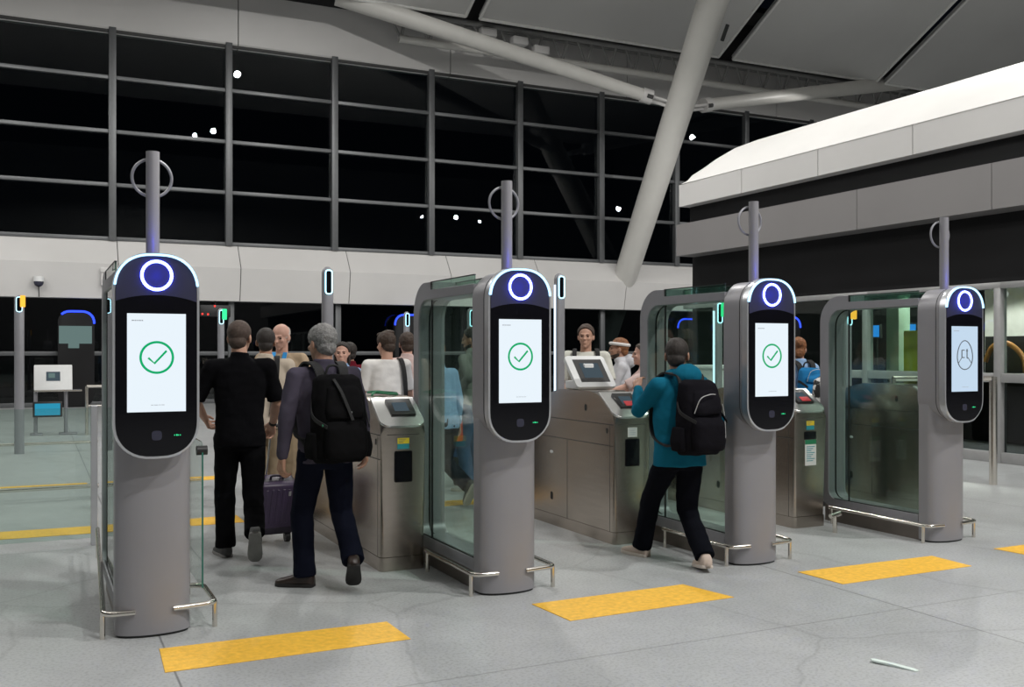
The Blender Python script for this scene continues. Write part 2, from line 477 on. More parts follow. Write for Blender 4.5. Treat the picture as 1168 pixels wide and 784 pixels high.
# ------------------------------------------------------------------ setting
WV = 31.0          # far curtain wall plane
struct('floor', box(B(), -18, 48, -14, 38, -.2, 0), 'floor')
struct('wall_left', box(B(), -15.2, -15, -14, 31, 0, 16), 'wall')
struct('wall_rear', box(B(), -15, 48, -14.2, -14, 0, 16), 'wall')
MU = [2.025 + 3.3 * k for k in range(-3, 13)]
TZ = [4.86, 6.43, 7.98, 9.55, 11.0]
wn = 0
for k in range(len(MU) - 1):
    a, b = MU[k], MU[k + 1]
    wn += 1
    w = thing('window_%d' % wn, None, None, (a, WV, 0)); w['kind'] = 'structure'
    L = b - a
    for i in range(4): obj('pane', box(B(), .06, L - .06, .03, .045, TZ[i] + .03, TZ[i + 1] - .03), 'nightglass', w, 0)
    obj('mullion', box(B(), -.10, .10, -.16, .10, 4.80, 11.0, .01), 'mullion', w)
    for i in range(4): obj('transom', box(B(), .08, L - .08, -.10, .08, TZ[i] - .055, TZ[i] + .055, .01), 'mullion', w)
# lower glazing under the band
ML = [-7.9, -4.6, -1.3, 2.0, 5.4, 8.75, 12.0, 15.2, 18.6, 21.9]
for k in range(len(ML) - 1):
    a, b = ML[k], ML[k + 1]; L = b - a
    wn += 1
    w = thing('window_%d' % wn, None, None, (a, WV, 0)); w['kind'] = 'structure'
    obj('pane', box(B(), .07, L - .07, .03, .045, .12, 3.25), 'lowglass', w, 0)
    obj('mullion', box(B(), -.09, .09, -.08, .10, 0, 3.25, .01), 'mullion', w)
    obj('transom', box(B(), .09, L - .09, -.07, .09, 1.46, 1.58, .01), 'mullion', w)
    obj('sill', box(B(), .09, L - .09, -.06, .09, 0, .13, .01), 'mullion', w)
# white panelled band across the facade, sloping upper face over a lower face tilted in to darken it
SEAM = [-11.6, -8.0, -4.6, -1.2, 2.15, 5.6, 9.0, 12.45, 15.8, 19.3, 22.8, 26.2]
prof = [(30.98, 4.86), (30.42, 4.09), (30.60, 3.10), (31.3, 3.10), (31.3, 4.86)]
bm = B()
for a, b in zip(SEAM, SEAM[1:]): prism(bm, prof, 'x', a + .012, b - .012)
fb = struct('trim_1', bm, 'panel')
struct('trim_2', prism(B(), [(y + (.03 if y < 31.2 else -.03), z + (-.02 if z > 4.5 else .02)) for y, z in prof], 'x', -11.5, 26), 'joint')
# upper wall band above the windows, with its sloping soffit strip
UP = [-12, -8.4, -1.4, 5.6, 12.6, 19.6, 26.6, 33.6, 41]
bm = B()
for a, b in zip(UP, UP[1:]):
    prism(bm, [(30.86, 10.98), (30.86, 13.3 if b < 6 else 12.55), (31.2, 13.3 if b < 6 else 12.55), (31.2, 10.84), (31.0, 10.84)], 'x', a + .015, b - .015)
struct('trim_3', bm, 'panel')
struct('trim_4', box(B(), -12, 41, 30.9, 31.15, 10.86, 14.6), 'joint')
# vaulted ceiling: tilted membrane panels with light edges, rising towards the viewer
SL = math.radians(28.5)
def ceil_pt(u, t, off=0.):   # t metres up the slope from the lower edge
    return Vector((u, 29.0 - t * math.cos(SL) - off * math.sin(SL), 12.27 + t * math.sin(SL) - off * math.cos(SL)))
JO = [(-12.0, -4.6), (-4.2, 3.0), (3.4, 12.35), (12.85, 22.3), (22.95, 30.0), (30.5, 40.0), (40.4, 47.5)]
for n, (a, b) in enumerate(JO):
    bm = B()
    q = [ceil_pt(a, 0), ceil_pt(b, 0), ceil_pt(b, 16), ceil_pt(a, 16)]
    q2 = [ceil_pt(a, 0, -.15), ceil_pt(b, 0, -.15), ceil_pt(b, 16, -.15), ceil_pt(a, 16, -.15)]
    v = [bm.verts.new(p) for p in q + q2]
    for f in ((0, 1, 2, 3), (7, 6, 5, 4), (0, 4, 5, 1), (1, 5, 6, 2), (2, 6, 7, 3), (3, 7, 4, 0)): bm.faces.new([v[i] for i in f])
    c = struct('ceiling' if n == 0 else 'ceiling.%03d' % n, bm, 'ceil')
    bm = B()
    rim = [ceil_pt(a, 0, .02), ceil_pt(b, 0, .02), ceil_pt(b, 15.9, .02), ceil_pt(a, 15.9, .02)]
    for i in (0, 1, 3): tube(bm, [rim[i], rim[(i + 1) % 4]], .055, 8)
    obj('panel_edge', bm, 'ceil_edge', c)
struct('ceiling.020', box(B(), -15, 47, -14, 15.2, 19.9, 20.1), 'ceil')
struct('ceiling.021', box(B(), -14, 47, 29.6, 31.3, 14.4, 14.6), 'joint')
struct('wall_right', box(B(), 46.8, 47, -14, 31, 0, 20), 'wall')

# ---- roof truss behind the ceiling edge
tr = thing('roof_truss', 'dark steel lattice truss running under the lower edge of the ceiling panels', 'roof truss', (0, 29.75, 0))
obj('chord', tube(B(), [(9.3, 0, 12.35), (44, 0, 12.35)], .09, 10), 'truss', tr)
obj('chord', tube(B(), [(10.5, .35, 11.62), (44, .35, 11.62)], .13, 12), 'tube', tr)
obj('chord', tube(B(), [(9.3, .75, 12.5), (44, .75, 12.5)], .07, 8), 'truss', tr)
k = 0; x = 10.0
while x < 40 and k < 96:
    obj('web_bar', tube(B(), [(x, 0, 12.35), (x + .55, .35, 11.65)], .045, 6), 'truss', tr)
    obj('web_bar', tube(B(), [(x + .58, .35, 11.65), (x + .62, 0, 12.35)], .06, 6), 'truss', tr)
    k += 2; x += .98
for u, z in ((13.15, 11.95), (14.3, 11.82), (15.1, 11.62), (31.2, 11.5), (32.4, 11.6)):
    obj('junction_box', box(B(), u, u + .55, -.25, .05, z, z + .26, .02), 'panel', tr)

# ---- leaning tree column with its two struts
def taper(bm, p0, p1, r0, r1, n=14, seg=28, ease=0.):
    pts = []; p0, p1 = Vector(p0), Vector(p1)
    d = (p1 - p0).normalized(); a, b = frame_at(d); rings = []
    for i in range(n + 1):
        t = i / n; r = r0 + (r1 - r0) * t
        if ease:  # necked ends
            r *= 1 - ease * max(0, 1 - t / .12) - ease * max(0, (t - .88) / .12)
        rings.append([bm.verts.new(p0.lerp(p1, t) + (a * math.cos(q) + b * math.sin(q)) * r) for q in [2 * PI * j / seg for j in range(seg)]])
    for i in range(n):
        for j in range(seg): bm.faces.new([rings[i][j], rings[i][(j + 1) % seg], rings[i + 1][(j + 1) % seg], rings[i + 1][j]])
    bm.faces.new(list(reversed(rings[0]))); bm.faces.new(rings[-1])
    return bm
COL0, COL1 = Vector((19.75, 32.6, 2.4)), Vector((18.75, 23.9, 13.4))
co = thing('tree_column', 'thick cream steel column leaning from behind the white band up to the ceiling', 'column', (19.75, 33.9, 0)); co['kind'] = 'structure'
o0 = Vector((19.75, 33.9, 0))
obj('shaft', taper(B(), (0, 0, 0), Vector((18.6, 23.0, 14.6)) - o0, .40, .50), 'tube', co)
pr = B(); tube(pr, [Vector((18.9, 24.9, 11.1)) - o0 + Vector((.05, -.44, .0)), Vector((18.88, 24.6, 11.5)) - o0 + Vector((.05, -.44, 0))], .06, 8)
obj('drain_hole', pr, 'gasket', co)
def strut(p0, p1, label):
    p0, p1 = Vector(p0), Vector(p1)
    t = thing('roof_strut', label, 'strut', p0)
    d = (p1 - p0).normalized(); a, b = frame_at(d); L = (p1 - p0).length
    bm = B(); taper(bm, d * .95, p1 - p0, .20, .30, 12, 24); obj('strut_tube', bm, 'tube', t)
    bm = B(); taper(bm, d * .62, d * .97, .24, .24, 2, 18); obj('end_collar', bm, 'panel', t)
    bm = B()
    for s in (-1, 1): tube(bm, [a * .15 * s, a * .15 * s + d * .68], .05, 8)
    tube(bm, [d * -.05 - b * .1, d * .7 - b * .1], .06, 8)
    obj('clevis', bm, 'panel', t)
    bm = B(); c = d * .80 + Vector((0, -.22, -.06)); ax = d * .10
    tube(bm, [c - ax, c + ax], .07, 8); obj('access_slot', bm, 'joint', t)
    return t
strut((18.72, 26.95, 9.72), (8.3, 29.5, 12.45), 'long cream tube strut running from the leaning column up to the left')
strut((19.55, 26.9, 9.68), (32.5, 29.75, 12.75), 'cream tube strut running from the leaning column up to the right')

# ---- building on the right with the white canopy roof
SE = 17.2; SB = 2.0
def ev(bm_pts, u0): pass
seams = [SE - 2.05 * k for k in range(0, 9)]
rf = struct('wall_right.001', box(B(), 12.66, 13.0, SB, SE, 2.60, 4.9), 'black')
bm = B()
for a, b in zip(seams, seams[1:]): prism(bm, [(12.2, 5.08), (12.2, 4.62), (12.75, 4.62), (12.75, 5.08)], 'y', b + .008, a - .008)
struct('trim_5', bm, 'panel')
bm = B()
prof_r = [(12.19, 5.085), (12.36, 5.30), (12.7, 5.56), (13.2, 5.84), (13.8, 6.07), (14.8, 6.25), (14.8, 5.085)]
rows = []
for v_, s_ in ((SB, 1), (9, 1), (14, 1), (16.6, 1), (16.95, .80), (17.1, .42), (17.2, .06)):
    rows.append([bm.verts.new((x if z < 5.1 else 12.19 + (x - 12.19), v_, 5.085 + (z - 5.085) * s_)) for x, z in prof_r])
for i in range(len(rows) - 1):
    for j in range(len(prof_r) - 1): bm.faces.new([rows[i][j], rows[i][j + 1], rows[i + 1][j + 1], rows[i + 1][j]])
bm.faces.new(rows[0]); bm.faces.new(list(reversed(rows[-1])))
struct('ceiling.030', bm, 'roofwhite', smooth=50)
struct('trim_6', box(B(), 12.45, 12.7, SB, SE - .05, 4.15, 4.62), 'black')
bm = B()
sb = [17.3, 14.75, 12.2, 9.65, 7.1, 4.5, 2.0]
for a, b in zip(sb, sb[1:]): box(bm, 12.2, 12.7, b + .006, a - .006, 3.59, 4.25)
struct('trim_7', bm, 'greyband')
struct('wall_right.002', box(B(), 12.66, 20, 17.2, 17.35, 0, 5.08), 'black')
# shopfront
SF = [2.0, 4.55, 7.1, 9.62, 12.1, 14.65, 17.2]
for n, (a, b) in enumerate(zip(SF, SF[1:])):
    wn += 1
    w = thing('window_%d' % wn, None, None, (12.32, a, 0)); w['kind'] = 'structure'; L = b - a
    obj('pane', box(B(), .03, .042, .06, L - .06, 1.27, 2.47), 'glass', w, 0)
    obj('pane', box(B(), .03, .042, .06, L - .06, .15, 1.15), 'lowglass', w, 0)
    obj('mullion', box(B(), -.05, .09, -.055, .055, 0, 2.48, .008), 'mullion_light', w)
    obj('transom', box(B(), -.04, .08, .055, L - .055, 1.14, 1.27, .008), 'mullion_light', w)
    obj('sill', box(B(), -.04, .08, .055, L - .055, 0, .15, .008), 'mullion_light', w)
    obj('head_rail', box(B(), -.05, .09, -.055, L - .055, 2.47, 2.56, .008), 'mullion_light', w)
struct('trim_8', box(B(), 12.3, 12.9, SB, SE, 2.56, 2.62), 'black')
# shop interior
struct('wall_right.003', box(B(), 17.0, 17.15, SB, 13.6, 0, 3.2), 'shopwall')
struct('wall_right.004', box(B(), 17.0, 17.15, 13.62, SE, 0, 3.2), 'black')
struct('ceiling.031', box(B(), 13.0, 17.15, SB, SE, 3.2, 3.3), 'shopwall')
for v_ in (10.2, 12.6):
    sl = bpy.data.lights.new('shop_lamp', 'SPOT'); sl.energy = 190; sl.spot_size = math.radians(140); sl.shadow_soft_size = .12; sl.color = (1, .95, .88)
    so = bpy.data.objects.new('shop_lamp', sl); so.location = (15.4, v_, 3.12); C.objects.link(so)
co2 = obj('shop_column', box(B(), 14.6, 14.9, 13.55, 13.85, 0, 3.2, .01), 'greenpost'); co2['kind'] = 'structure'

# ---- yellow strips on the floor
def strip(pts, label):
    bm = B(); n = 1
    prism(bm, pts, 'z', 0, .004, .002, 1)
    o = obj('floor_strip', bm, 'yellow', None, 0)
    return tag(o, label, 'floor strip', 'yellow floor strips')
YS = [((.592, 5.53), (1.85, 5.51), (1.857, 5.12), (.574, 5.11), 'worn yellow floor strip nearest the viewer, in front of the lane left of the second kiosk'),
      ((2.79, 5.50), (3.95, 5.52), (4.04, 5.09), (2.82, 5.06), 'yellow floor strip in front of the second lane, ahead of the man in teal'),
      ((4.91, 5.475), (6.23, 5.455), (6.20, 5.07), (4.93, 5.055), 'yellow floor strip in front of the lane between the third and fourth kiosks'),
      ((6.90, 5.44), (8.2, 5.44), (8.2, 5.06), (6.93, 5.05), 'yellow floor strip cut by the right edge of the picture'),
      ((-1.4, 9.75), (.50, 9.68), (.47, 9.30), (-1.4, 9.35), 'yellow floor strip beyond the left guard rail, at the far lane end'),
      ((.95, 9.72), (1.75, 9.72), (1.75, 9.30), (.95, 9.30), 'yellow floor strip behind the man in black'),
      ((3.1, 9.70), (4.24, 9.67), (4.12, 9.36), (3.1, 9.38), 'yellow floor strip seen through the second kiosk barrier glass'),
      ((-1.3, 12.95), (.56, 12.9), (.56, 12.65), (-1.3, 12.7), 'far yellow floor strip just behind the low steel rail on the left'),
      ((1.4, 12.9), (2.2, 12.9), (2.2, 12.55), (1.4, 12.55), 'small far yellow floor strip beside the right of the first kiosk')]
for *p, l in YS: strip(p, l)
# ------------------------------------------------------------------ self-service gate kiosks
KX = [.595, 2.795, 4.84, 6.846]; KY = 5.67
KL = ['large grey kiosk nearest the viewer, leftmost of the four, green tick on screen',
      'grey kiosk second from the left, green tick on screen, beside the gap with two walkers',
      'grey kiosk third from the left, green tick on screen, beside the man in teal',
      'grey kiosk farthest right, its screen showing a grey face outline']
def pillar_bm():
    pts = [(-.2, .285), (-.2, .205)] + [(-.2 * math.cos(t), .205 - .097 * math.sin(t)) for t in [PI * k / 24 for k in range(1, 24)]] + [(.2, .205), (.2, .285)]
    return prism(B(), pts, 'z', .014, 1.30)
kp = thing('gate_kiosk', KL[0], 'kiosk', (KX[0], KY, 0), 0, 'self-service gate kiosks')
obj('pillar', pillar_bm(), 'body', kp, 40)
obj('base_gap', prism(B(), [(-.19, .28), (-.19, .21)] + [(-.19 * math.cos(t), .205 - .09 * math.sin(t)) for t in [PI * k / 20 for k in range(1, 20)]] + [(.19, .21), (.19, .28)], 'z', 0, .014), 'gasket', kp, 40)
obj('housing', prism(B(), rrect(.415, 1.02, 2.098, .19), 'y', .055, .29, .014, 3), 'body', kp, 40)
obj('housing_seam', tube(B(), [(x, .105, z) for x, z in rrect(.417, 1.02, 2.099, .19)], .0022, 5, True), 'gasket', kp)
obj('bezel', prism(B(), rrect(.446, .997, 2.114, .205), 'y', 0, .058, .009, 3), 'bezel', kp, 40)
fp = obj('face_plate', prism(B(), rrect(.420, 1.010, 2.100, .192), 'y', -.0025, .02, .001, 1), 'blackglass', kp, 40)
top = [p for p in rrect(.416, 1.012, 2.098, .190) if p[1] > 1.9]
arch = [(-.208 + .416 * k / 20, 1.885 - .034 * (abs(k - 10) / 10) ** 2.2) for k in range(21)]
obj('brow_plate', prism(B(), top + arch, 'y', -.0045, -.0027), 'faceplate', kp, 0)
rr = rrect(.434, 1.0, 2.108, .20, 12)
arcp = [p for p in rr if p[1] > 1.915]
obj('light_arc', ribbon(B(), [(x * .985, -.002, z - .004) for x, z in arcp], .024, .012, (0, 1, 0)), 'led', kp)
obj('light_ring', tube(B(), [(.0765 * math.cos(t), -.006, 1.992 + .0765 * math.sin(t)) for t in [2 * PI * k / 48 for k in range(48)]], .0078, 8, True), 'ring', kp)
obj('screen', box(B(), -.151, .151, -.0045, -.002, 1.252, 1.785), 'screen', kp, 0)
bm = B()
x = -.128
for wdt in (.012, .009, .007, .010, .008): box(bm, x, x + wdt, -.0052, -.0045, 1.744, 1.750); x += wdt + .003
obj('screen_caption', bm, 'textgrey', kp, 0)
bm = B(); x = -.03
for wdt in (.012, .02, .01, .016): box(bm, x, x + wdt, -.0052, -.0045, 1.2875, 1.2905); x += wdt + .004
obj('screen_footer', bm, 'textgrey', kp, 0)
obj('sensor_window', prism(B(), rrect(.052, 1.097, 1.149, .018, 5), 'y', -.004, 0), 'sensor', kp, 0)
bm = B()
for dx, s in ((.092, .004), (.104, .006), (.112, .004), (.122, .004)): box(bm, dx - s / 2, dx + s / 2, -.004, -.002, 1.121 - s / 2, 1.121 + s)
obj('status_light', bm, 'greenled', kp, 0)
po = obj('mast', tube(B(), [(0, .20, 2.03), (0, .20, 2.700)], .0365, 20), 'body', kp, 40)
obj('mast_ring', tube(B(), [(.106 * math.cos(t), .245, 2.56 + .106 * math.sin(t)) for t in [2 * PI * k / 40 for k in range(40)]], .0085, 8, True), 'frame', po)
def tick(parent):
    bm = B()
    tube(bm, [(.083 * math.cos(t), -.0052, 1.547 + .083 * math.sin(t)) for t in [2 * PI * k / 48 for k in range(48)]], .0064, 6, True)
    tube(bm, [(-.044, -.0052, 1.545), (-.012, -.0052, 1.515), (.050, -.0052, 1.583)], .0064, 6)
    tag(obj('tick_icon', bm, 'green', parent), 'green tick in a circle')
def face_icon(parent):
    bm = B()
    tube(bm, [(.088 * math.cos(t) * (1 - .12 * math.sin(t)), -.005, 1.55 + .118 * math.sin(t)) for t in [2 * PI * k / 48 for k in range(48)]], .0042, 6, True)
    tube(bm, [(-.035, -.005, 1.53), (-.075, -.005, 1.485)], .003, 6); tube(bm, [(.035, -.005, 1.53), (.075, -.005, 1.485)], .003, 6)
    for a, b in (((-.036, 1.59), (-.036, 1.53)), ((-.036, 1.59), (-.006, 1.59)), ((-.036, 1.53), (-.006, 1.53)), ((.014, 1.585), (.032, 1.585)), ((.024, 1.60), (.024, 1.525)), ((.024, 1.525), (.040, 1.525))):
        tube(bm, [(a[0], -.005, a[1]), (b[0], -.005, b[1])], .0045, 6)
    tag(obj('face_icon', bm, 'icongrey', parent), 'grey face outline icon')
kios = [kp]
for x, l in zip(KX[1:], KL[1:]): kios.append(dup(kp, (x, KY, 0), l))
for k in kios:
    for nm, loc, e, r in (('ring_glow_fill', (0, -.046, 1.992), .45, .05), ('crown_glow_fill', (0, .02, 2.19), .55, .04)):  # added point lamps floating by ring and arc to strengthen their blue glow
        ld = bpy.data.lights.new(nm, 'POINT'); ld.energy = e; ld.color = (.01, .03, 1.0); ld.shadow_soft_size = r
        lo = bpy.data.objects.new(nm, ld); lo.location = loc; lo.parent = k; C.objects.link(lo)
for k in kios[:3]: tick(k)
face_icon(kios[3])
for c in kios[3].children:
    if c.name.startswith('screen.'): c.data = c.data.copy(); c.data.materials[0] = M['screen_oblique']

# ------------------------------------------------------------------ glass barriers behind each kiosk
def arc(cx, cz, r, a0, a1, n=10):
    return [(cx + r * math.cos(math.radians(a0 + (a1 - a0) * k / n)), cz + r * math.sin(math.radians(a0 + (a1 - a0) * k / n))) for k in range(n + 1)]
OUT = [(.295, .135)] + arc(1.44 - .16, .135 + .16, .16, -90, 0) + arc(1.44 - .24, 2.088 - .24, .24, 0, 90) + [(1.085, 2.088), (1.085, 2.026), (.295, 2.026)]
INN = [(.295, 1.962)] + arc(1.335 - .15, 1.962 - .15, .15, 90, 0) + arc(1.335 - .09, .215 + .09, .09, 0, -90) + [(.295, .215)]
INN_C = arc(1.335 - .15, 1.962 - .15, .15, 90, 0) + arc(1.335 - .09, .215 + .09, .09, 0, -90)
BL = ['rounded glass barrier with grey frame behind the leftmost kiosk',
      'rounded glass barrier with grey frame behind the second kiosk',
      'rounded glass barrier with grey frame behind the third kiosk, beside the man in teal',
      'rounded glass barrier with grey frame behind the farthest right kiosk']
gb = thing('glass_barrier', BL[0], 'glass barrier', (KX[0], KY, 0), 0, 'glass barriers of the gate lanes')
obj('frame', prism(B(), OUT + INN, 'x', -.196, .016, .004, 2), 'frame', gb, 30)
pane = [(.295, 1.962)] + INN_C + [(.295, .215)]
obj('pane', prism(B(), pane, 'x', -.184, -.176), 'glass', gb, 0)
obj('pane', prism(B(), pane, 'x', -.014, -.006), 'glass', gb, 0)
gl = [(1.335, .30)] + [(y + .0, z) for y, z in reversed(INN_C[:11])] + [(.235, 1.960)]
obj('gasket', tube(B(), [(-.105, y - .002, z - .002) for y, z in reversed(INN_C)], .007, 6), 'gasket', gb)
obj('gasket', box(B(), -.187, -.174, .295, 1.27, .213, .222), 'gasket', gb, 0)
obj('gasket', box(B(), -.187, -.173, 1.085, 1.093, .218, 1.955), 'gasket', gb, 0)
obj('gasket', box(B(), -.019, -.003, .33, .342, .218, 1.955), 'gasket', gb, 0)
tp = obj('top_glass', box(B(), -.192, -.182, .295, 1.08, 2.03, 2.085), 'topglass', gb, 0)
obj('glass_rim', box(B(), -.194, -.180, .295, 1.085, 2.084, 2.090), 'gasket', tp, 0)
tp = obj('top_glass', box(B(), .002, .012, .295, 1.08, 2.03, 2.085), 'topglass', gb, 0)
obj('glass_rim', box(B(), .0, .014, .295, 1.085, 2.084, 2.090), 'gasket', tp, 0)
obj('clip', box(B(), -.194, -.180, 1.072, 1.086, 2.026, 2.088), 'gasket', gb, 0)
obj('skirting', box(B(), -.172, -.004, .295, 1.40, 0, .15), 'skirt', gb, 0)
for x, l in zip(KX[1:], BL[1:]): dup(gb, (x, KY, 0), l)

# low gate leaf on the lane side of each kiosk
GL = ['low clear glass gate leaf just right of the leftmost kiosk', 'low clear glass gate leaf behind the second kiosk', 'low clear glass gate leaf behind the third kiosk', 'low clear glass gate leaf behind the farthest right kiosk']
lf = thing('gate_leaf', GL[0], 'gate leaf', (KX[0] + .285, KY, 0), 0, 'low glass gate leaves')
q = obj('pane', prism(B(), arc(.31 + .06, 1.05 - .06, .06, 180, 90, 5) + [(1.0, 1.05), (1.0, .20), (.31, .20)], 'x', -.005, .005), 'glass', lf, 0)
obj('glass_edge', box(B(), -.005, .005, .3055, .3100, .20, .99), 'glassedge', q, 0)
obj('hinge_post', tube(B(), [(0, 1.03, 0), (0, 1.03, 1.12)], .03, 14), 'steel', lf)
obj('knob', tube(B(), [(-.03, .335, 1.0), (.03, .335, 1.0)], .028, 14), 'blackpl', lf, 30)

# guard rails round each kiosk foot
def rail(i, side, back, label, rise=0.):
    s = side
    xo = -.262 if s < 0 else .335
    z = .145
    path = [(s * .10, .118, z), (xo, .130 if s < 0 else .15, z), (xo + (.10 if rise else 0), back, z + rise)]
    if s > 0: path.append((.17, back + .03, z))
    t = tag(obj('guard_rail', tube(B(), bend(path, .07, 6), .0155, 12), 'chrome', kios[i], 60), label)
    obj('post', tube(B(), [(xo, .185, 0), (xo, .185, z)], .0145, 12), 'chrome', t, 60)
    if s < 0: obj('post', tube(B(), [(xo + (.10 if rise else 0), back - .03, 0), (xo + (.10 if rise else 0), back - .03, z + rise)], .0145, 12), 'chrome', t, 60)
names = ['leftmost kiosk', 'second kiosk', 'third kiosk', 'farthest right kiosk']
for i in range(4):
    rail(i, -1, 2.55 if i == 0 else (1.0, 1.0, 1.0, 1.25)[i], 'bent steel guard rail on the left foot of the ' + names[i], .07 if i == 0 else 0)
    rail(i, 1, .62, 'short bent steel guard rail on the right foot of the ' + names[i])

# ------------------------------------------------------------------ stainless turnstile cabinets
def cabinet(x, y, w, label, sticker, red):
    t = thing('turnstile_cabinet', label, 'cabinet', (x, y, 0), 0, 'stainless turnstile cabinets')
    side = [(.012, .10), (0.0, .985), (0.0, 1.035), (.26, 1.215), (.40, 1.243), (.92, 1.245), (1.12, 1.205), (1.40, 1.10), (1.95, .985), (2.0, .96), (2.0, .10)]
    bm = B(); prism(bm, side, 'x', 0, w)
    es = [e for e in bm.edges if all(v.co.y < .02 for v in e.verts) and abs(e.verts[0].co.x - e.verts[1].co.x) < 1e-5]
    bmesh.ops.bevel(bm, geom=es, offset=.038, segments=5, affect='EDGES', profile=.5)
    obj('cabinet_body', bm, 'steel', t, 30)
    bm = B(); prism(bm, [(.004, 0), (2.0, 0), (2.0, .098), (.004, .098)], 'x', -.003, w + .003)
    es = [e for e in bm.edges if all(v.co.y < .02 for v in e.verts) and abs(e.verts[0].co.x - e.verts[1].co.x) < 1e-5]
    bmesh.ops.bevel(bm, geom=es, offset=.038, segments=5, affect='EDGES', profile=.5)
    obj('plinth', bm, 'steel', t, 30)
    bm = B()
    for xx in (-.0012, w + .0002):
        box(bm, xx, xx + .001, .02, 1.95, .975, .981); box(bm, xx, xx + .001, .02, 1.98, .80, .806)
        box(bm, xx, xx + .001, .795, .801, .10, .80); box(bm, xx, xx + .001, .075, .079, .10, .98)
    box(bm, .045, w - .045, -.0012, .0002, .978, .983)
    obj('panel_seam', bm, 'joint', t, 0)
    # sloping reader deck with a rounded bright lip
    d = Vector((0, .26, .18)).normalized(); n = Vector((0, -d.z, d.y))
    bm = B()
    ol = [(-.002, .33), (w + .002, .33)] + [(w + .002 - .07 + .07 * math.cos(a), -.012 + .07 - .07 * math.sin(a)) for a in [PI / 2 * k / 6 for k in range(7)]] + [(-.002 + .07 - .07 * math.cos(a), -.012 + .07 - .07 * math.sin(a)) for a in [PI / 2 * (6 - k) / 6 for k in range(7)]]
    prism(bm, ol, 'z', 0, .022, .006, 3)
    for v in bm.verts:
        p = v.co.copy(); v.co = Vector((p.x, 0, 1.035)) + d * p.y + n * (p.z)
    dk = obj('reader_deck', bm, 'steel_light', t, 40)
    def deck(u0, u1, s0, s1, h0, h1, m, nm, par, bev=.004):
        bm = B(); box(bm, u0, u1, s0, s1, h0, h1, bev, 2)
        for v in bm.verts:
            p = v.co.copy(); v.co = Vector((p.x, 0, 1.035)) + d * p.y + n * p.z
        return obj(nm, bm, m, par, 30)
    rd = deck(.10, .29, .10, .285, .02, .040, 'blackpl', 'document_reader', t)
    deck(.135, .245, .135, .235, .0395, .0425, 'darkscreen', 'reader_display', rd, 0)
    if red: deck(.15, .25, .105, .165, .0425, .048, 'rednote', 'red_notice', rd, .001)
    wh = .16 if sticker == 'poster' else .225
    obj('scanner_window', prism(B(), rrect(.135, .862 - wh if sticker != 'poster' else .79, .862, .012, 4, cx=w * .5), 'y', -.003, .02), 'blackglass', t, 0)
    st = obj('sticker', box(B(), w * .5 - .045, w * .5 + .045, -.0018, 0, .876, .955), 'sticker_t' if sticker != 'plain' else 'paper', t, 0)
    if sticker != 'plain':
        obj('sticker_top', box(B(), w * .5 - .045, w * .5 + .045, -.0026, -.0017, .914, .955), 'sticker_y', st, 0)
        bm = B()
        for k in range(3): box(bm, w * .5 - .035, w * .5 + .02 - .01 * k, -.0032, -.0026, .944 - .01 * k, .947 - .01 * k)
        obj('sticker_print', bm, 'icongrey', st, 0)
    else:
        bm = B()
        for k in range(4): box(bm, w * .5 - .035, w * .5 + .03 - .01 * (k % 2), -.0026, -.0018, .94 - .015 * k, .945 - .015 * k)
        obj('sticker_print', bm, 'textgrey', st, 0)
    if sticker == 'poster':
        ps = obj('notice', box(B(), w * .5 - .062, w * .5 + .068, -.0018, 0, .555, .785), 'paper', t, 0)
        obj('notice_header', box(B(), w * .5 - .062, w * .5 + .068, -.0026, -.0017, .745, .785), 'cordgreen', ps, 0)
        bm = B()
        for k in range(8): box(bm, w * .5 - .045, w * .5 + .05 - .02 * (k % 3), -.0026, -.0018, .72 - .018 * k, .727 - .018 * k)
        obj('notice_print', bm, 'sticker_t', ps, 0)
    for yy, zz, r in ((.47, 1.10, .028), (.12, .925, .022), (1.09, .265, .035)):
        bm = prism(B(), rrect(r * 1.2, zz - r, zz + r, r * .5, 4, cx=yy), 'y', 0, .002)
        for v in bm.verts: v.co = Vector((-.0005 - v.co.y, v.co.x, v.co.z))
        obj('lock_hole', bm, 'gasket', t, 0)
    bm = B(); ellipsoid(bm, (-.002, 1.09, .665), (.006, .03, .014)); obj('white_stud', bm, 'white', t)
    return t
cabinet(2.225, 6.76, .335, 'stainless turnstile cabinet beside the grey-haired man, green cord lying on top', 'yellow', False)
cabinet(4.25, 6.88, .34, 'stainless turnstile cabinet carrying a white tablet, in front of the man in teal', 'plain', True)
cabinet(6.09, 6.83, .365, 'stainless turnstile cabinet with yellow sticker and white notice, right of the third kiosk', 'poster', True)
cabinet(7.86, 6.85, .35, 'stainless turnstile cabinet seen through the glass of the farthest right barrier', 'plain', False)
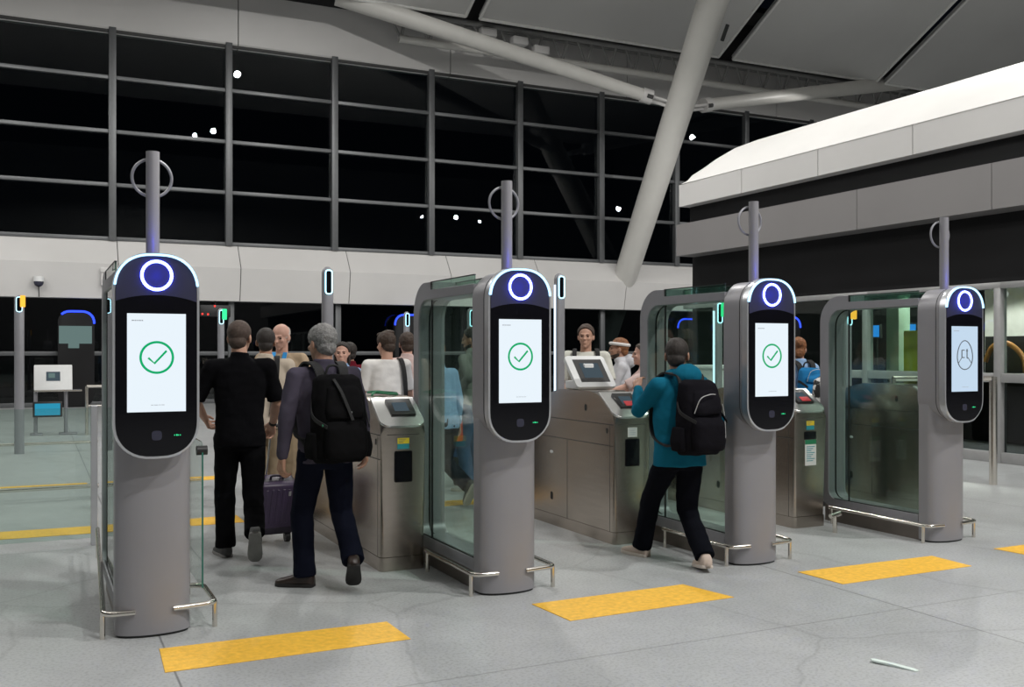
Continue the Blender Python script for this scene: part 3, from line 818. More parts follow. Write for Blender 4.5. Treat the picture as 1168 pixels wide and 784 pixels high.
# tablet on the second cabinet
t = thing('tablet_monitor', 'white framed tablet monitor tilted back on top of the stainless cabinet', 'tablet', (4.43, 7.46, 1.271), 0)
bm = B(); prism(bm, rrect(.40, 0, .36, .03, 5), 'y', 0, .035, .006, 2); tl = Matrix.Rotation(math.radians(-42), 4, 'X'); bm.transform(tl); obj('shell', bm, 'white', t, 30)
bm = B(); box(bm, -.135, .155, -.004, .004, .055, .315); bm.transform(tl); s = obj('bezel', bm, 'blackpl', t, 0)
bm = B(); box(bm, -.085, .105, -.006, -.003, .10, .27); bm.transform(tl); obj('display', bm, 'darkscreen', s, 0)
bm = B(); box(bm, -.16, .16, .05, .30, -.022, .05, .01); box(bm, -.05, .05, .14, .24, 0, .2, .01); obj('stand', bm, 'white', t, 30)
t = tag(obj('green_cord', tube(B(), curve_pts([(2.27, 7.12, 1.252), (2.33, 7.2, 1.27), (2.42, 7.14, 1.258), (2.50, 7.22, 1.262), (2.44, 7.3, 1.266), (2.35, 7.24, 1.275), (2.29, 7.28, 1.266), (2.37, 7.17, 1.262), (2.48, 7.12, 1.255)], 6), .008, 6), 'cordgreen'), 'loose green cord lying on top of the stainless cabinet beside the grey-haired man', 'cord')
t = thing('bollard', 'short steel bollard with slanted cap in front of the notice-bearing cabinet', 'bollard', (6.276, 6.53, 0))
obj('stem', tube(B(), [(0, 0, 0), (0, 0, .15)], .02, 14), 'chrome', t); obj('slant_cap', tube(B(), [(-.05, 0, .145), (.06, .0, .165)], .022, 12), 'chrome', t)
# ------------------------------------------------------------------ things beyond the gates
def gate_post(x, y, label, strip_side=0, top_light=None, h=2.39, r=.055):
    t = thing('gate_post', label, 'post', (x, y, 0), 0, 'slim grey gate posts')
    bm = B(); loft(bm, [(0, 0, z, r, r * .8) for z in (0, .5, 1.5, h - .06)] + [(0, 0, h - .025, r * .85, r * .7), (0, 0, h, r * .35, r * .3)], 20, 2.6)
    obj('post_body', bm, 'frame', t, 40)
    obj('signal_window', prism(B(), rrect(r * 1.15, h - .26, h - .035, r * .5, 6), 'y', -r * .8 - .004, -r * .8 + .01), 'blackglass', t, 0)
    obj('light_outline', tube(B(), [(px, -r * .8 - .005, pz) for px, pz in rrect(r * 1.15, h - .26, h - .035, r * .5, 6)], .0065, 6, True), 'cyan', t)
    if strip_side: obj('light_strip', box(B(), -r - .004, -r + .012, -.02, .012, .9, h - .12, .003), 'whitestrip', t, 0)
    if top_light:
        obj('signal_lamp', box(B(), .012, .085, -r - .03, -r + .02, h - .19, h - .01, .012), top_light, t, 30)
    return t
gate_post(2.525, 9.3, 'grey light-tipped gate post rising behind the grey-haired man')
gate_post(4.90, 9.02, 'grey gate post with lit left edge, behind the second kiosk', 1)
gate_post(7.14, 9.3, 'grey gate post with white light strip and green lamp, seen through the third barrier', 1, 'greenled', 2.17)
gate_post(9.14, 9.3, 'amber-topped grey gate post seen through the farthest right barrier', 0, 'amber', 2.17)
gate_post(-.219, 17, 'far grey gate post with amber top and lit window, left of the podium', 0, 'amber', 2.45, .07)
gate_post(2.80, 17, 'far grey gate post with green-lit window, right of the leftmost kiosk', 0, 'greenled', 2.3)
gate_post(6.08, 17, 'far lit gate post just left of the second barrier, above the white T-shirt', 0, None, 2.3)
gate_post(5.62, 13, 'gate post with green lamp seen through the second barrier glass', 0, 'greenled', 2.2)

def low_rail(x0, x1, y, z, label):
    t = thing('low_rail', label, 'rail', ((x0 + x1) / 2, y, 0)); L = (x1 - x0) / 2
    obj('rail', tube(B(), [(-L, 0, z), (L, 0, z)], .024, 12), 'chrome', t, 60)
    for s in (-1, 1):
        obj('post', tube(B(), [(s * (L - .06), 0, 0), (s * (L - .06), 0, z)], .018, 10), 'chrome', t, 60)
low_rail(-1.6, .91, 17.18, .13, 'farther of the two low steel rails across the floor on the left')
low_rail(-1.0, .62, 11.56, .13, 'nearer of the two low steel rails across the floor on the left')

t = thing('glass_fence', 'waist-high clear glass fence panel left of the leftmost kiosk barrier', 'glass fence', (-.75, 8.75, 0))
obj('pane', box(B(), -1.5, 1.17, -.006, .006, .06, 1.12), 'fenceglass', t, 0)
for a in (-1.5, 1.17): obj('post', box(B(), a - .012, a + .04, -.025, .025, 0, 1.14, .006), 'bezel', t, 0)

# podium with tilted display, far left
t = thing('podium', 'pale podium with a tilted white display panel, far left of the hall', 'podium', (.31, 20.6, 0))
bm = B(); prism(bm, rrect(.66, 0, .50, .02, 3), 'y', 0, .05, .008, 2); bm.transform(Matrix.Translation((0, -.05, .85)) @ Matrix.Rotation(math.radians(-18), 4, 'X')); hd = obj('display_panel', bm, 'white', t, 30)
bm = B(); box(bm, -.12, .12, -.006, .0, .18, .36); bm.transform(Matrix.Translation((0, -.05, .85)) @ Matrix.Rotation(math.radians(-18), 4, 'X')); obj('display', bm, 'darkscreen', hd, 0)
bm = B(); box(bm, -.08, .03, -.008, -.005, .24, .33); bm.transform(Matrix.Translation((0, -.05, .85)) @ Matrix.Rotation(math.radians(-18), 4, 'X')); obj('display_image', bm, 'palescreen', hd, 0)
bm = B(); box(bm, -.33, .5, -.05, .3, .82, .85, .006); obj('shelf', bm, 'chrome', t, 0)
for xx in (-.3, .22): obj('leg', tube(B(), [(xx, .12, 0), (xx, .12, .82)], .035, 12), 'frame', t)
obj('foot', box(B(), -.40, -.18, -.05, .3, 0, .03, .01), 'frame', t); obj('foot', box(B(), .1, .42, -.05, .3, 0, .03, .01), 'frame', t)
t = thing('information_screen', 'blue lit tablet screen hung low under the podium display', 'screen', (.21, 20.42, .35))
obj('casing', box(B(), -.25, .25, -.02, .04, 0, .29, .01), 'blackpl', t); obj('display', box(B(), -.215, .215, -.024, -.02, .035, .255), 'bluescreen', t, 0)
obj('bracket', box(B(), -.04, .04, .04, .17, .1, .2), 'frame', t)
t = thing('belt_barrier', 'steel rail barrier standing beside the podium, far left', 'barrier', (1.0, 20.3, 0))
for xx in (-.12, .62): obj('post', tube(B(), [(xx, 0, 0), (xx, 0, .92)], .03, 12), 'chrome', t)
obj('rail', tube(B(), [(-.12, 0, .92), (.62, 0, .92)], .028, 10), 'chrome', t); obj('rail', tube(B(), [(-.12, 0, .55), (.62, 0, .55)], .02, 10), 'chrome', t)

# far-side gate machine and three tall dark slabs, all with blue outlines
def far_slab(x, y, label, screens=False, h=2.1, w=.44):
    t = thing('outlined_slab', label, 'gate machine', (x, y, 0), 0, 'far gate machines with blue outlines')
    f = w / .44
    obj('slab_body', prism(B(), rrect(w, .02, h, .16 * f), 'y', 0, .22, .012, 2), 'black', t, 40)
    obj('plinth', box(B(), -.4 * w, .4 * w, .03, .19, 0, .02), 'black', t, 0)
    ar = [p for p in rrect(w - .01, .02, h - .005, .16 * f) if p[1] > h - .42 * f and not (screens and p[0] < -w * .3 and p[1] < h - .1)]
    obj('blue_outline', tube(B(), [(px, -.004, pz) for px, pz in ar], .014 * f, 6), 'blueled', t)
    if screens:
        s = obj('display', box(B(), -.47 * w, .43 * w, -.012, 0, h - .92, h - .42), 'palescreen', t, 0)
        obj('display_window', box(B(), -.22 * w, .08 * w, -.02, -.012, h - 1.05, h - .44), 'palescreen', s, 0)
    else:
        obj('display', box(B(), -.35 * w, .35 * w, -.004, 0, h - .75 * f, h - .35 * f), 'blackglass', t, 0)
    return t
far_slab(1.05, 30.55, 'tall blue-outlined dark slab with pale screens, left of the leftmost kiosk', True, 2.72, .95)
far_slab(11.0, 30.55, 'tall blue-outlined dark slab behind the white T-shirt man and the second barrier', False, 2.78, .95)
far_slab(22.1, 30.55, 'tall blue-outlined dark slab behind the head of the man in teal', False, 2.8, .95)
far_slab(10.15, 11.5, 'blue-outlined gate machine beyond the woman with the blue backpack')

# security camera and junction box on the white band
t = thing('security_camera', 'small dome security camera on the white band, left of the leftmost kiosk', 'camera', (.09, 30.53, 3.5))
obj('bracket', box(B(), -.05, .05, -.10, 0, .02, .14, .01), 'white', t); bm = B(); ellipsoid(bm, (0, -.14, 0), (.13, .12, .13)); obj('dome', bm, 'sensor', t)
bm = B(); loft(bm, [(0, -.14, .02, .14, .13), (0, -.14, .16, .13, .12)], 20, 2); obj('dome_cap', bm, 'white', t, 40)
obj('cable', tube(B(), [(0, -.012, -.1), (.01, -.012, -.4)], .012, 6), 'gasket', t)
t = thing('wall_box', 'white wall box on the white band beside the leftmost kiosk', 'wall box', (1.85, 30.53, 3.45))
obj('box_body', box(B(), -.16, .16, -.16, 0, 0, .5, .015), 'panel', t); obj('box_cover', box(B(), -.18, .18, -.19, -.16, .38, .52, .01), 'panel', t)

t = thing('red_spot_bar', 'added slim black bar with red light spots, far above the man in black', 'red light spots', (4.9, 30.75, 0))  # bar added to carry red spots that show on the lower glazing
obj('bar', box(B(), -.45, .45, -.03, .03, 2.62, 2.98, .02), 'blackpl', t)
for dx, z in ((-.38, 2.68), (-.22, 2.67), (-.02, 2.92), (.12, 2.78), (.30, 2.74)): obj('red_spot', box(B(), dx - .025, dx + .025, -.045, -.03, z, z + .05, .008), 'redled', t)
obj('stem', tube(B(), [(0, 0, 2.9), (0, 0, 3.11)], .02, 8), 'blackpl', t)
# desks, chair, screens on the right
t = thing('white_desk', 'white counter desk seen through the third barrier glass', 'desk', (9.75, 12.3, 0))
obj('counter', box(B(), -.55, .55, -.3, .3, 0, 1.32, .015), 'white', t); obj('counter_top', box(B(), -.6, .6, -.35, .35, 1.32, 1.37, .01), 'white', t)
t = thing('handrail_post', 'brushed steel handrail post right of the farthest right kiosk', 'handrail', (10.23, 8.07, 0))
obj('post', tube(B(), [(0, 0, 0), (0, 0, 1.28)], .045, 16), 'chrome', t); obj('rail', tube(B(), [(0, 0, 1.26), (-.35, .12, 1.26), (-1.2, .4, 1.26)], .03, 10), 'chrome', t)
obj('far_post', tube(B(), [(-1.2, .4, 0), (-1.2, .4, 1.26)], .04, 14), 'chrome', t)
for x, y, l in ((15.0, 14.5, 'left of two small blue screens in the shop behind the barrier glass'), (15.0, 13.6, 'right of two small blue screens in the shop behind the barrier glass')):
    t = thing('shop_screen', l, 'screen', (x, y, 1.84))
    obj('casing', box(B(), -.02, .05, -.13, .13, 0, .28, .01), 'blackpl', t); obj('display', box(B(), -.024, -.02, -.11, .11, .025, .255), 'bluescreen_bright', t, 0)
    obj('pole', tube(B(), [(.03, 0, -1.84), (.03, 0, .05)], .025, 10), 'blackpl', t)
t = thing('display_stand', 'bright yellow display stand in the shop beside the farthest right kiosk', 'display stand', (14.0, 12.45, 0))
obj('board', box(B(), -.02, .02, -.42, .42, 1.0, 1.95, .02), 'yellowchair', t); obj('shelf', box(B(), -.3, .02, -.42, .42, .96, 1.0, .01), 'yellowchair', t)
for s in (-.35, .35): obj('leg', tube(B(), [(0, s, 0), (0, s, .98)], .03, 10), 'yellowchair', t)
t = thing('shop_counter', 'dark shop counter with arched orange display behind the shop window', 'shop counter', (15.3, 11.9, 0))
obj('cabinet_body', box(B(), -.3, .3, -1.6, .6, 0, 1.15, .02), 'black', t); obj('counter_top', box(B(), -.34, .34, -1.65, .65, 1.15, 1.2, .01), 'blackpl', t)
obj('arch_display', tube(B(), curve_pts([(-.1, -.55, 1.2), (-.1, -.48, 1.5), (-.1, -.2, 1.72), (-.1, .1, 1.66), (-.1, .25, 1.4)], 6), .045, 10), 'wood', t)
obj('back_board', box(B(), .2, .26, -1.5, .5, 1.2, 1.85, .01), 'blackpl', t)
t = thing('ceiling_spotlight', 'small white ceiling spotlight inside the shop', 'spotlight', (14.6, 11.4, 3.2))
obj('stem', tube(B(), [(0, 0, 0), (0, 0, -.55)], .015, 8), 'white', t); obj('head', tube(B(), [(.02, .1, -.55), (-.06, -.15, -.68)], .07, 12), 'white', t)

# wrapper lying on the floor
bm = B(); prism(bm, [(-.115, .0), (-.10, -.018), (.0, -.012), (.11, -.016), (.125, .004), (.10, .016), (0, .020), (-.10, .018)], 'z', .001, .012, .003, 1)
for v in bm.verts: v.co.z = max(.0005, v.co.z + .006 * math.sin(v.co.x * 40))
o = obj('paper_wrapper', bm, 'wrapper', None, 0, (3.875, 3.63, 0)); o.rotation_euler = (0, 0, math.radians(-66))
tag(o, 'pale crumpled paper wrapper lying on the bare floor, bottom right', 'wrapper')

# ------------------------------------------------------------------ luggage
def rounded(bm, x0, x1, y0, y1, z0, z1, b, seg=4): return box(bm, x0, x1, y0, y1, z0, z1, b, seg)
t = thing('suitcase', 'small purple wheeled suitcase beside the man in black', 'suitcase', (1.76, 8.28, .030), math.radians(4))
t.rotation_euler = (math.radians(21), 0, math.radians(4))
obj('shell', rounded(B(), -.155, .155, -.10, .11, .10, .545, .035), 'case', t)
bm = B()
for k in range(5): box(bm, -.105 + .045 * k, -.085 + .045 * k, -.104, -.098, .19, .50, .002, 1)
obj('ribs', bm, 'case', t)
obj('zip_band', rounded(B(), -.158, .158, -.02, -.004, .097, .548, .036), 'case_dark', t)
obj('lower_panel', box(B(), -.15, .15, -.105, .10, .085, .155, .015, 2), 'case_dark', t)
for sx in (-.12, .12):
    for sy in (-.07, .08): obj('wheel', tube(B(), [(sx - .02, sy, .042), (sx + .02, sy, .042)], .042, 14), 'blackpl', t, 40); obj('wheel_fork', box(B(), sx - .025, sx + .025, sy - .015, sy + .015, .05, .10, .004), 'blackpl', t)
hb = obj('trolley_handle', tube(B(), bend([(-.065, .085, .53), (-.065, .085, .985), (.065, .085, .985), (.065, .085, .53)], .03, 5), .009, 8), 'silverbits', t)
obj('grip', tube(B(), [(-.05, .085, .987), (.05, .085, .987)], .015, 10), 'blackpl', hb)
obj('top_grip', tube(B(), bend([(-.05, 0, .54), (-.05, 0, .575), (.05, 0, .575), (.05, 0, .54)], .02, 4), .01, 8), 'case_dark', t); obj('zip_puller', box(B(), .08, .10, -.106, -.10, .44, .48), 'silverbits', t, 0)

t = thing('suitcase', 'dark suitcase with blue top seen through the second barrier glass', 'suitcase', (4.62, 10.75, 0), math.radians(15))
obj('shell', rounded(B(), -.17, .17, -.11, .11, .06, .42, .03), 'blackpl', t); obj('blue_cover', rounded(B(), -.178, .178, -.118, .118, .33, .46, .03), 'bluecase', t)
for sx in (-.13, .13): obj('wheel', tube(B(), [(sx - .02, -.07, .035), (sx + .02, -.07, .035)], .035, 12), 'blackpl', t, 40); obj('wheel', tube(B(), [(sx - .02, .07, .035), (sx + .02, .07, .035)], .035, 12), 'blackpl', t, 40)
bm = B(); cap(bm, (-.2, 0, 0), (.2, 0, 0), .125, .125); box(bm, -.2, .2, -.10, .10, -.14, -.02, .03)
t = thing('duffel_bag', 'black duffel bag resting on the blue-topped suitcase behind glass', 'bag', (4.58, 10.74, .61), math.radians(15))
fuse('bag_body', bm, 'pack_black', t, .014, 4); obj('handle', tube(B(), curve_pts([(-.1, 0, .11), (-.06, 0, .22), (.06, 0, .22), (.1, 0, .11)], 5), .012, 8), 'strap', t)
t = thing('tote_bag', 'red-orange tote bag held by the man in the grey hoodie', 'bag', (4.15, 10.10, .79), math.radians(10))
bm = B(); loft(bm, [(0, 0, -.20, .11, .06), (0, 0, -.18, .12, .065), (0, 0, 0, .115, .055), (0, 0, .16, .10, .035)], 24, 3); obj('bag_body', bm, 'orange', t, 50)
obj('dark_band', box(B(), -.012, .012, -.068, -.05, -.19, .15, .004), 'strap', t)
for s in (-1, 1): obj('handle', tube(B(), curve_pts([(-.05, .02 * s, .15), (-.03, .015 * s, .25), (.0, 0, .285), (.03, .015 * s, .25), (.05, .02 * s, .15)], 4), .007, 6), 'strap', t)
t = thing('shoulder_bag', 'black and white patterned bag behind the notice-bearing cabinet', 'bag', (7.37, 7.78, 0))
bm = B(); loft(bm, [(0, 0, .86, .10, .07), (0, 0, .90, .16, .10), (.01, 0, 1.12, .18, .11), (0, 0, 1.28, .15, .09), (.02, 0, 1.34, .07, .05)], 24, 2.4)
obj('bag_body', bm, 'patterned', t, 60)
obj('trolley_frame', tube(B(), bend([(-.12, .02, 0), (-.12, .02, .9), (.12, .02, .9), (.12, .02, 0)], .03, 4), .014, 8), 'chrome', t)
obj('trolley_base', box(B(), -.16, .16, -.1, .1, .0, .05, .01), 'blackpl', t); obj('trolley_case', rounded(B(), -.15, .15, -.09, .09, .05, .86, .04), 'blackpl', t)
# ------------------------------------------------------------------ people
def ik(a, b, l1, l2, pole):
    a, b, pole = Vector(a), Vector(b), Vector(pole)
    d = b - a; L = d.length; mx = (l1 + l2) * .995
    if L > mx: b = a + d.normalized() * mx; d = b - a; L = mx
    d.normalize(); x = (l1 * l1 - l2 * l2 + L * L) / (2 * L); hgt = math.sqrt(max(0, l1 * l1 - x * x))
    n = pole - d * pole.dot(d)
    n = n.normalized() if n.length > 1e-6 else Vector((0, 1, 0))
    return a + d * x + n * hgt, b

def folds(amp, f=9., zf=.7):
    return lambda p: amp * (noise.noise(Vector((p.x * f, p.y * f, p.z * f * zf))) + .55 * noise.noise(Vector((p.x * f * 2.3 + 7, p.y * f * 2.3, p.z * f * 2.6))))

def hand(bm, w, d, pn, thumb, curl=.5, s=1.):
    """palm and five unequal bent fingers; w wrist, d hand direction, pn palm normal, thumb = side the thumb is on"""
    d = Vector(d).normalized(); pn = Vector(pn); pn = (pn - d * pn.dot(d)).normalized()
    sd = d.cross(pn); sd = sd if sd.dot(Vector(thumb)) > 0 else -sd
    cap(bm, w - d * .03, w + d * .02, .025, .024, 12)
    spread = .0235
    for i, (ln, off) in enumerate(((.90, 1.5), (1.0, .5), (.94, -.5), (.76, -1.5))):
        k0 = w + d * .015 + sd * (off * .013 * s); k1 = w + d * (.088 - .006 * abs(off - .5)) + sd * (off * spread * s)
        cap(bm, k0, k1, .0155, .0120, 10)
        p = k1; ang = curl * .6 + .05 * i; dirv = (d + sd * off * .05).normalized()
        for L, r in ((.042, .0100), (.027, .0092), (.021, .0082)):
            v = (dirv * math.cos(ang) + pn * math.sin(ang)); q = p + v * L * ln
            cap(bm, p, q, r, r * .93, 10); p = q; ang += curl * .75
    b = w + d * .025 + sd * .024 + pn * .006
    t1 = b + (d * .72 + sd * .62 + pn * .25).normalized() * .042
    t2 = t1 + (d * .92 + sd * .12 + pn * .40).normalized() * .030
    t3 = t2 + (d * .90 - sd * .08 + pn * .45).normalized() * .024
    cap(bm, b - d * .012, t1, .0165, .0125, 10); cap(bm, t1, t2, .0118, .0105, 10); cap(bm, t2, t3, .0105, .0085, 10)

PN = [0]
def person(label, x, y, rz, h, shirt, trousers, shoe, sole, hair, hairm, skin='skin', long=True, lean=0., side=0., fl=(-.095, 0, 0, 8, 0), fr=(.095, 0, 0, -8, 0),
           hl=(-.27, .06, .80), hr=(.27, .06, .80), pl=None, prr=None, curl=(.5, .5), palm=None, head=(0, 0, 0), bw=1., hem=.85, near=False, hood=None, face=False, collar=True, group=None, beard=None, loose=1.):
    PN[0] += 1
    root = thing('person', label, 'person', (x, y, 0), rz)
    k = h / 1.75
    vb = .0048 if near else .0066; vc = .007 if near else .0105
    # --- legs
    def ankle(f):
        p = math.radians(f[4]); return Vector((f[0], f[1], .085 * math.cos(p) + .19 * abs(math.sin(p)) * (1 if f[4] > 0 else .3) + f[2]))
    AL, AR = ankle(fl), ankle(fr)
    hz = .905
    for A, sx in ((AL, -1), (AR, 1)):
        dh2 = (A.x - sx * .09) ** 2 + A.y ** 2
        hz = min(hz, A.z + math.sqrt(max(.01, .83 ** 2 - dh2)) * .992)
    dz = .905 - hz
    def up(p):
        p = Vector(p); r = p.z - .95
        if r > 0: p.y += lean * r; p.x += side * r
        p.z -= dz + (max(0, r) * (1 - math.cos(math.atan(lean))) if lean else 0)
        return p
    HL, HR = Vector((-.09, 0, hz)), Vector((.09, 0, hz))
    def kneep(f): a = math.radians(f[3]) * .6; return Vector((-math.sin(a), math.cos(a), .05))
    KL_, AL = ik(HL, AL, .42, .41, kneep(fl)); KR_, AR = ik(HR, AR, .42, .41, kneep(fr))
    # --- arms
    SLd, SRd = up((-.185 * bw, -.01, 1.415)), up((.185 * bw, -.01, 1.415))
    EL, WL = ik(SLd, hl, .285, .255, pl or (-.5, -1, -.2)); ER, WR = ik(SRd, hr, .285, .255, prr or (.5, -1, -.2))
    # --- head placement
    hc = up((0, .025, 1.632)); R = Matrix.Rotation(math.radians(head[0]), 3, 'Z') @ Matrix.Rotation(math.radians(-head[1]), 3, 'X') @ Matrix.Rotation(math.radians(head[2]), 3, 'Y')
    HS = 1.05
    def H(p): return hc + R @ (Vector(p) * HS)
    def hell(bm, c, r, rot=None): ellipsoid(bm, H(c), [q * HS for q in r], (R @ rot) if rot else R, 22, 16)
    # --- body: one continuous skin
    bm = B()
    hell(bm, (0, -.016, .036), (.0745, .094, .080)); hell(bm, (0, .022, -.028), (.060, .068, .082)); hell(bm, (0, .040, -.074), (.043, .045, .038))
    hell(bm, (0, .074, .020), (.048, .018, .013)); hell(bm, (0, .090, -.004), (.010, .014, .028)); hell(bm, (0, .101, -.024), (.0145, .015, .011))
    for s in (-1, 1):
        hell(bm, (s * .034, .068, -.022), (.022, .02, .018)); hell(bm, (s * .077, -.008, -.010), (.009, .021, .033), Matrix.Rotation(s * .25, 3, 'Z')); hell(bm, (s * .070, .004, -.02), (.01, .012, .02))
    hell(bm, (0, .083, -.056), (.022, .012, .0065)); hell(bm, (0, .082, -.067), (.019, .012, .0065)); hell(bm, (0, .076, -.098), (.018, .014, .013))
    cap(bm, up((0, -.012, 1.43)), H((0, -.018, -.055)), .061, .055); cap(bm, up((-.10, -.02, 1.42)), up((.10, -.02, 1.42)), .045, .045)
    loft(bm, [(0, 0, .84, .13, .085), (0, 0, .95, .145, .095), (0, 0, 1.08, .13 * bw, .088), (0, .005, 1.28, .155 * bw, .10), (0, 0, 1.40, .13 * bw, .075), (0, -.01, 1.46, .06, .05)], 24, 2.2, up)
    for (S_, E_, W_, hd, sgn, cu) in ((SLd, EL, WL, hl, -1, curl[0]), (SRd, ER, WR, hr, 1, curl[1])):
        cap(bm, up((sgn * .09, -.01, 1.40)), S_, .05, .05); cap(bm, S_, E_, .047, .038); cap(bm, E_, E_.lerp(W_, .35), .039, .039); cap(bm, E_.lerp(W_, .35), W_, .039, .025)
        d = (W_ - E_).normalized()
        pn = Vector(palm[0 if sgn < 0 else 1]) if palm else Vector((-sgn, .15, 0))
        th = Vector((0, 1, .35)) if abs(d.z) > .6 else Vector((-sgn * .6, 0, 1))
        hand(bm, W_, d, pn, th, cu)
    for (H_, K_, A_) in ((HL, KL_, AL), (HR, KR_, AR)):
        cap(bm, H_, K_, .072, .048); cap(bm, K_, A_, .046, .034)
    for v in bm.verts: v.co *= k
    fuse('body', bm, skin, root, vb, 3)
    # --- eyes, brows
    if face:
        for s in (-1, 1):
            bm = B(); hell(bm, (s * .031, .0775, .001), (.0115, .008, .0062))
            for v in bm.verts: v.co *= k
            obj('eye', bm, 'eye', root)
            bm = B(); tube(bm, [H((s * .014, .0925, .018)), H((s * .030, .0925, .023)), H((s * .047, .083, .016))], .003, 6)
            for v in bm.verts: v.co *= k
            obj('eyebrow', bm, hairm if hair != 'bald' else 'hair_brown', root)
    # --- hair
    if hair:
        bm = B(); big = .007 if hair in ('crop', 'bald') else .012
        vs = hell(bm, (0, -.017, .037), (.0745 + big, .094 + big, .080 + big))
        hell(bm, (0, -.048, -.030), (.060 + big * .4, .055 + big * .6, .060))
        if hair == 'bald': p0, n0 = (0, -.045, .045), (0, .55, .83)
        else: p0, n0 = ((0, .062, .082), (0, .80, -.60)) if face else ((0, .078, .062), (0, .74, -.67))
        nn = R @ Vector(n0).normalized()
        geom = bm.verts[:] + bm.edges[:] + bm.faces[:]
        res = bmesh.ops.bisect_plane(bm, geom=geom, plane_co=H(p0), plane_no=nn, clear_outer=True)
        bmesh.ops.holes_fill(bm, edges=[e for e in bm.edges if e.is_boundary])
        if hair == 'long':
            hell(bm, (0, -.075, -.05), (.070, .050, .10)); hell(bm, (0, -.085, -.14), (.058, .035, .06))
            for s in (-1, 1): hell(bm, (s * .072, -.03, -.045), (.017, .045, .085))
        if hair == 'bun': hell(bm, (0, -.115, .05), (.045, .04, .045)); hell(bm, (0, -.06, -.04), (.065, .05, .07))
        if hair == 'full': hell(bm, (0, .05, .098), (.058, .035, .026)); hell(bm, (.02, -.02, .108), (.06, .075, .028))
        for v in bm.verts: v.co *= k
        fuse('hair', bm, hairm, root, .0045, 2, folds(.004 if hair not in ('crop', 'bald') else .0015, 38, 1.))
    if beard:
        bm = B(); hell(bm, (0, .036, -.076), (.049, .051, .041)); hell(bm, (0, .02, -.06), (.062, .055, .045))
        g = bm.verts[:] + bm.edges[:] + bm.faces[:]
        bmesh.ops.bisect_plane(bm, geom=g, plane_co=H((0, .06, -.062)), plane_no=R @ Vector((0, .25, 1)), clear_outer=True)
        bmesh.ops.holes_fill(bm, edges=[e for e in bm.edges if e.is_boundary])
        for v in bm.verts: v.co *= k
        fuse('beard', bm, beard, root, .0045, 2)
    # --- shirt
    bm = B(); b_ = bw; L_ = loose
    secs = [(0, -.005, hem, .172 * b_ * L_, .128 * L_), (0, -.004, .95, .170 * b_ * L_, .126 * L_), (0, 0, 1.06, .163 * b_ * L_, .122 * L_), (0, .003, 1.18, .172 * b_ * L_, .126 * L_), (0, .004, 1.30, .184 * b_, .128), (0, 0, 1.38, .178 * b_, .116), (0, -.008, 1.435, .145 * b_, .090), (0, -.012, 1.47, .092, .074)]
    if collar: secs += [(0, -.013, 1.50, .068, .068), (0, -.016, 1.525, .066, .067)]
    loft(bm, secs, 32, 2.3, up)
    for (S_, E_, W_, sgn) in ((SLd, EL, WL, -1), (SRd, ER, WR, 1)):
        cap(bm, up((sgn * .07, -.008, 1.412)), S_, .064, .066)
        if long:
            cap(bm, S_, E_, .066, .055); cap(bm, E_, E_.lerp(W_, .93), .054, .038)
        else:
            T_ = S_.lerp(E_, .72); ringd = (E_ - S_).normalized(); cap(bm, S_, T_, .066, .060)
            taper(bm, S_, S_.lerp(E_, .92), .062, .066, 3, 18)
    if hood:
        ellipsoid(bm, up((0, -.105, 1.485)), (.118, .075, .085)); cap(bm, up((-.085, .0, 1.485)), up((.085, .0, 1.485)), .04, .04); ellipsoid(bm, up((0, -.01, 1.50)), (.095, .09, .045))
    for v in bm.verts: v.co *= k
    fuse('hoodie' if hood else 'shirt', bm, shirt, root, vc, 4, folds(.0075, 8))
    # --- trousers
    bm = B()
    loft(bm, [(0, 0, .80, .135, .105), (0, -.004, .87, .168, .124), (0, -.004, .95, .164, .120), (0, 0, 1.02, .155, .112)], 28, 2.3, up)
    for (H_, K_, A_, f) in ((HL, KL_, AL, fl), (HR, KR_, AR, fr)):
        cap(bm, H_ + Vector((0, -.008, -.01)), K_, .100, .077); e = A_.lerp(K_, .10)
        cap(bm, K_, K_.lerp(A_, .5), .077, .074); taper(bm, K_, A_.lerp(K_, .0) + Vector((0, 0, -.012)), .073, .074, 6, 20)
    for v in bm.verts: v.co *= k
    fuse('trousers', bm, trousers, root, vc, 3, folds(.008, 7, .9))
    # --- shoes
    for nm, A_, f in (('left', AL, fl), ('right', AR, fr)):
        mt = Matrix.Translation(A_) @ Matrix.Rotation(math.radians(f[3]), 4, 'Z') @ Matrix.Rotation(math.radians(-f[4]), 4, 'X')
        prof = [(-.068, .024, .055), (-.058, .036, .088), (-.02, .040, .105), (.03, .041, .098), (.08, .045, .074), (.13, .048, .058), (.17, .044, .048), (.196, .030, .038), (.203, .016, .026)]
        bm = B(); rings = []
        for (yy, hw, tp) in prof:
            ring = []
            for q in range(20):
                t = 2 * PI * q / 20; c, s = math.cos(t), math.sin(t)
                zz = tp * (.5 + .5 * math.copysign(abs(s) ** .75, s))
                ring.append(bm.verts.new((math.copysign(abs(c) ** .7, c) * hw, yy, -.083 + zz)))
            rings.append(ring)
        for i in range(len(rings) - 1):
            for q in range(20): bm.faces.new([rings[i][q], rings[i][(q + 1) % 20], rings[i + 1][(q + 1) % 20], rings[i + 1][q]])
        bm.faces.new(list(reversed(rings[0]))); bm.faces.new(rings[-1])
        bm.transform(mt)
        for v in bm.verts: v.co *= k
        so = obj('shoe', bm, shoe, root, 80)
        ol = [(hw * 1.10 * sx, yy) for sx, seq in ((1, prof), (-1, list(reversed(prof)))) for (yy, hw, tp) in seq]
        bm = B(); prism(bm, ol, 'z', -.0855, -.062, .005, 2); bm.transform(mt)
        for v in bm.verts: v.co *= k
        obj('sole', bm, sole, so, 40)
    return dict(root=root, up=up, k=k, H=H, hc=hc, R=R, WL=WL, WR=WR, EL=EL, ER=ER, SL=SLd, SR=SRd)

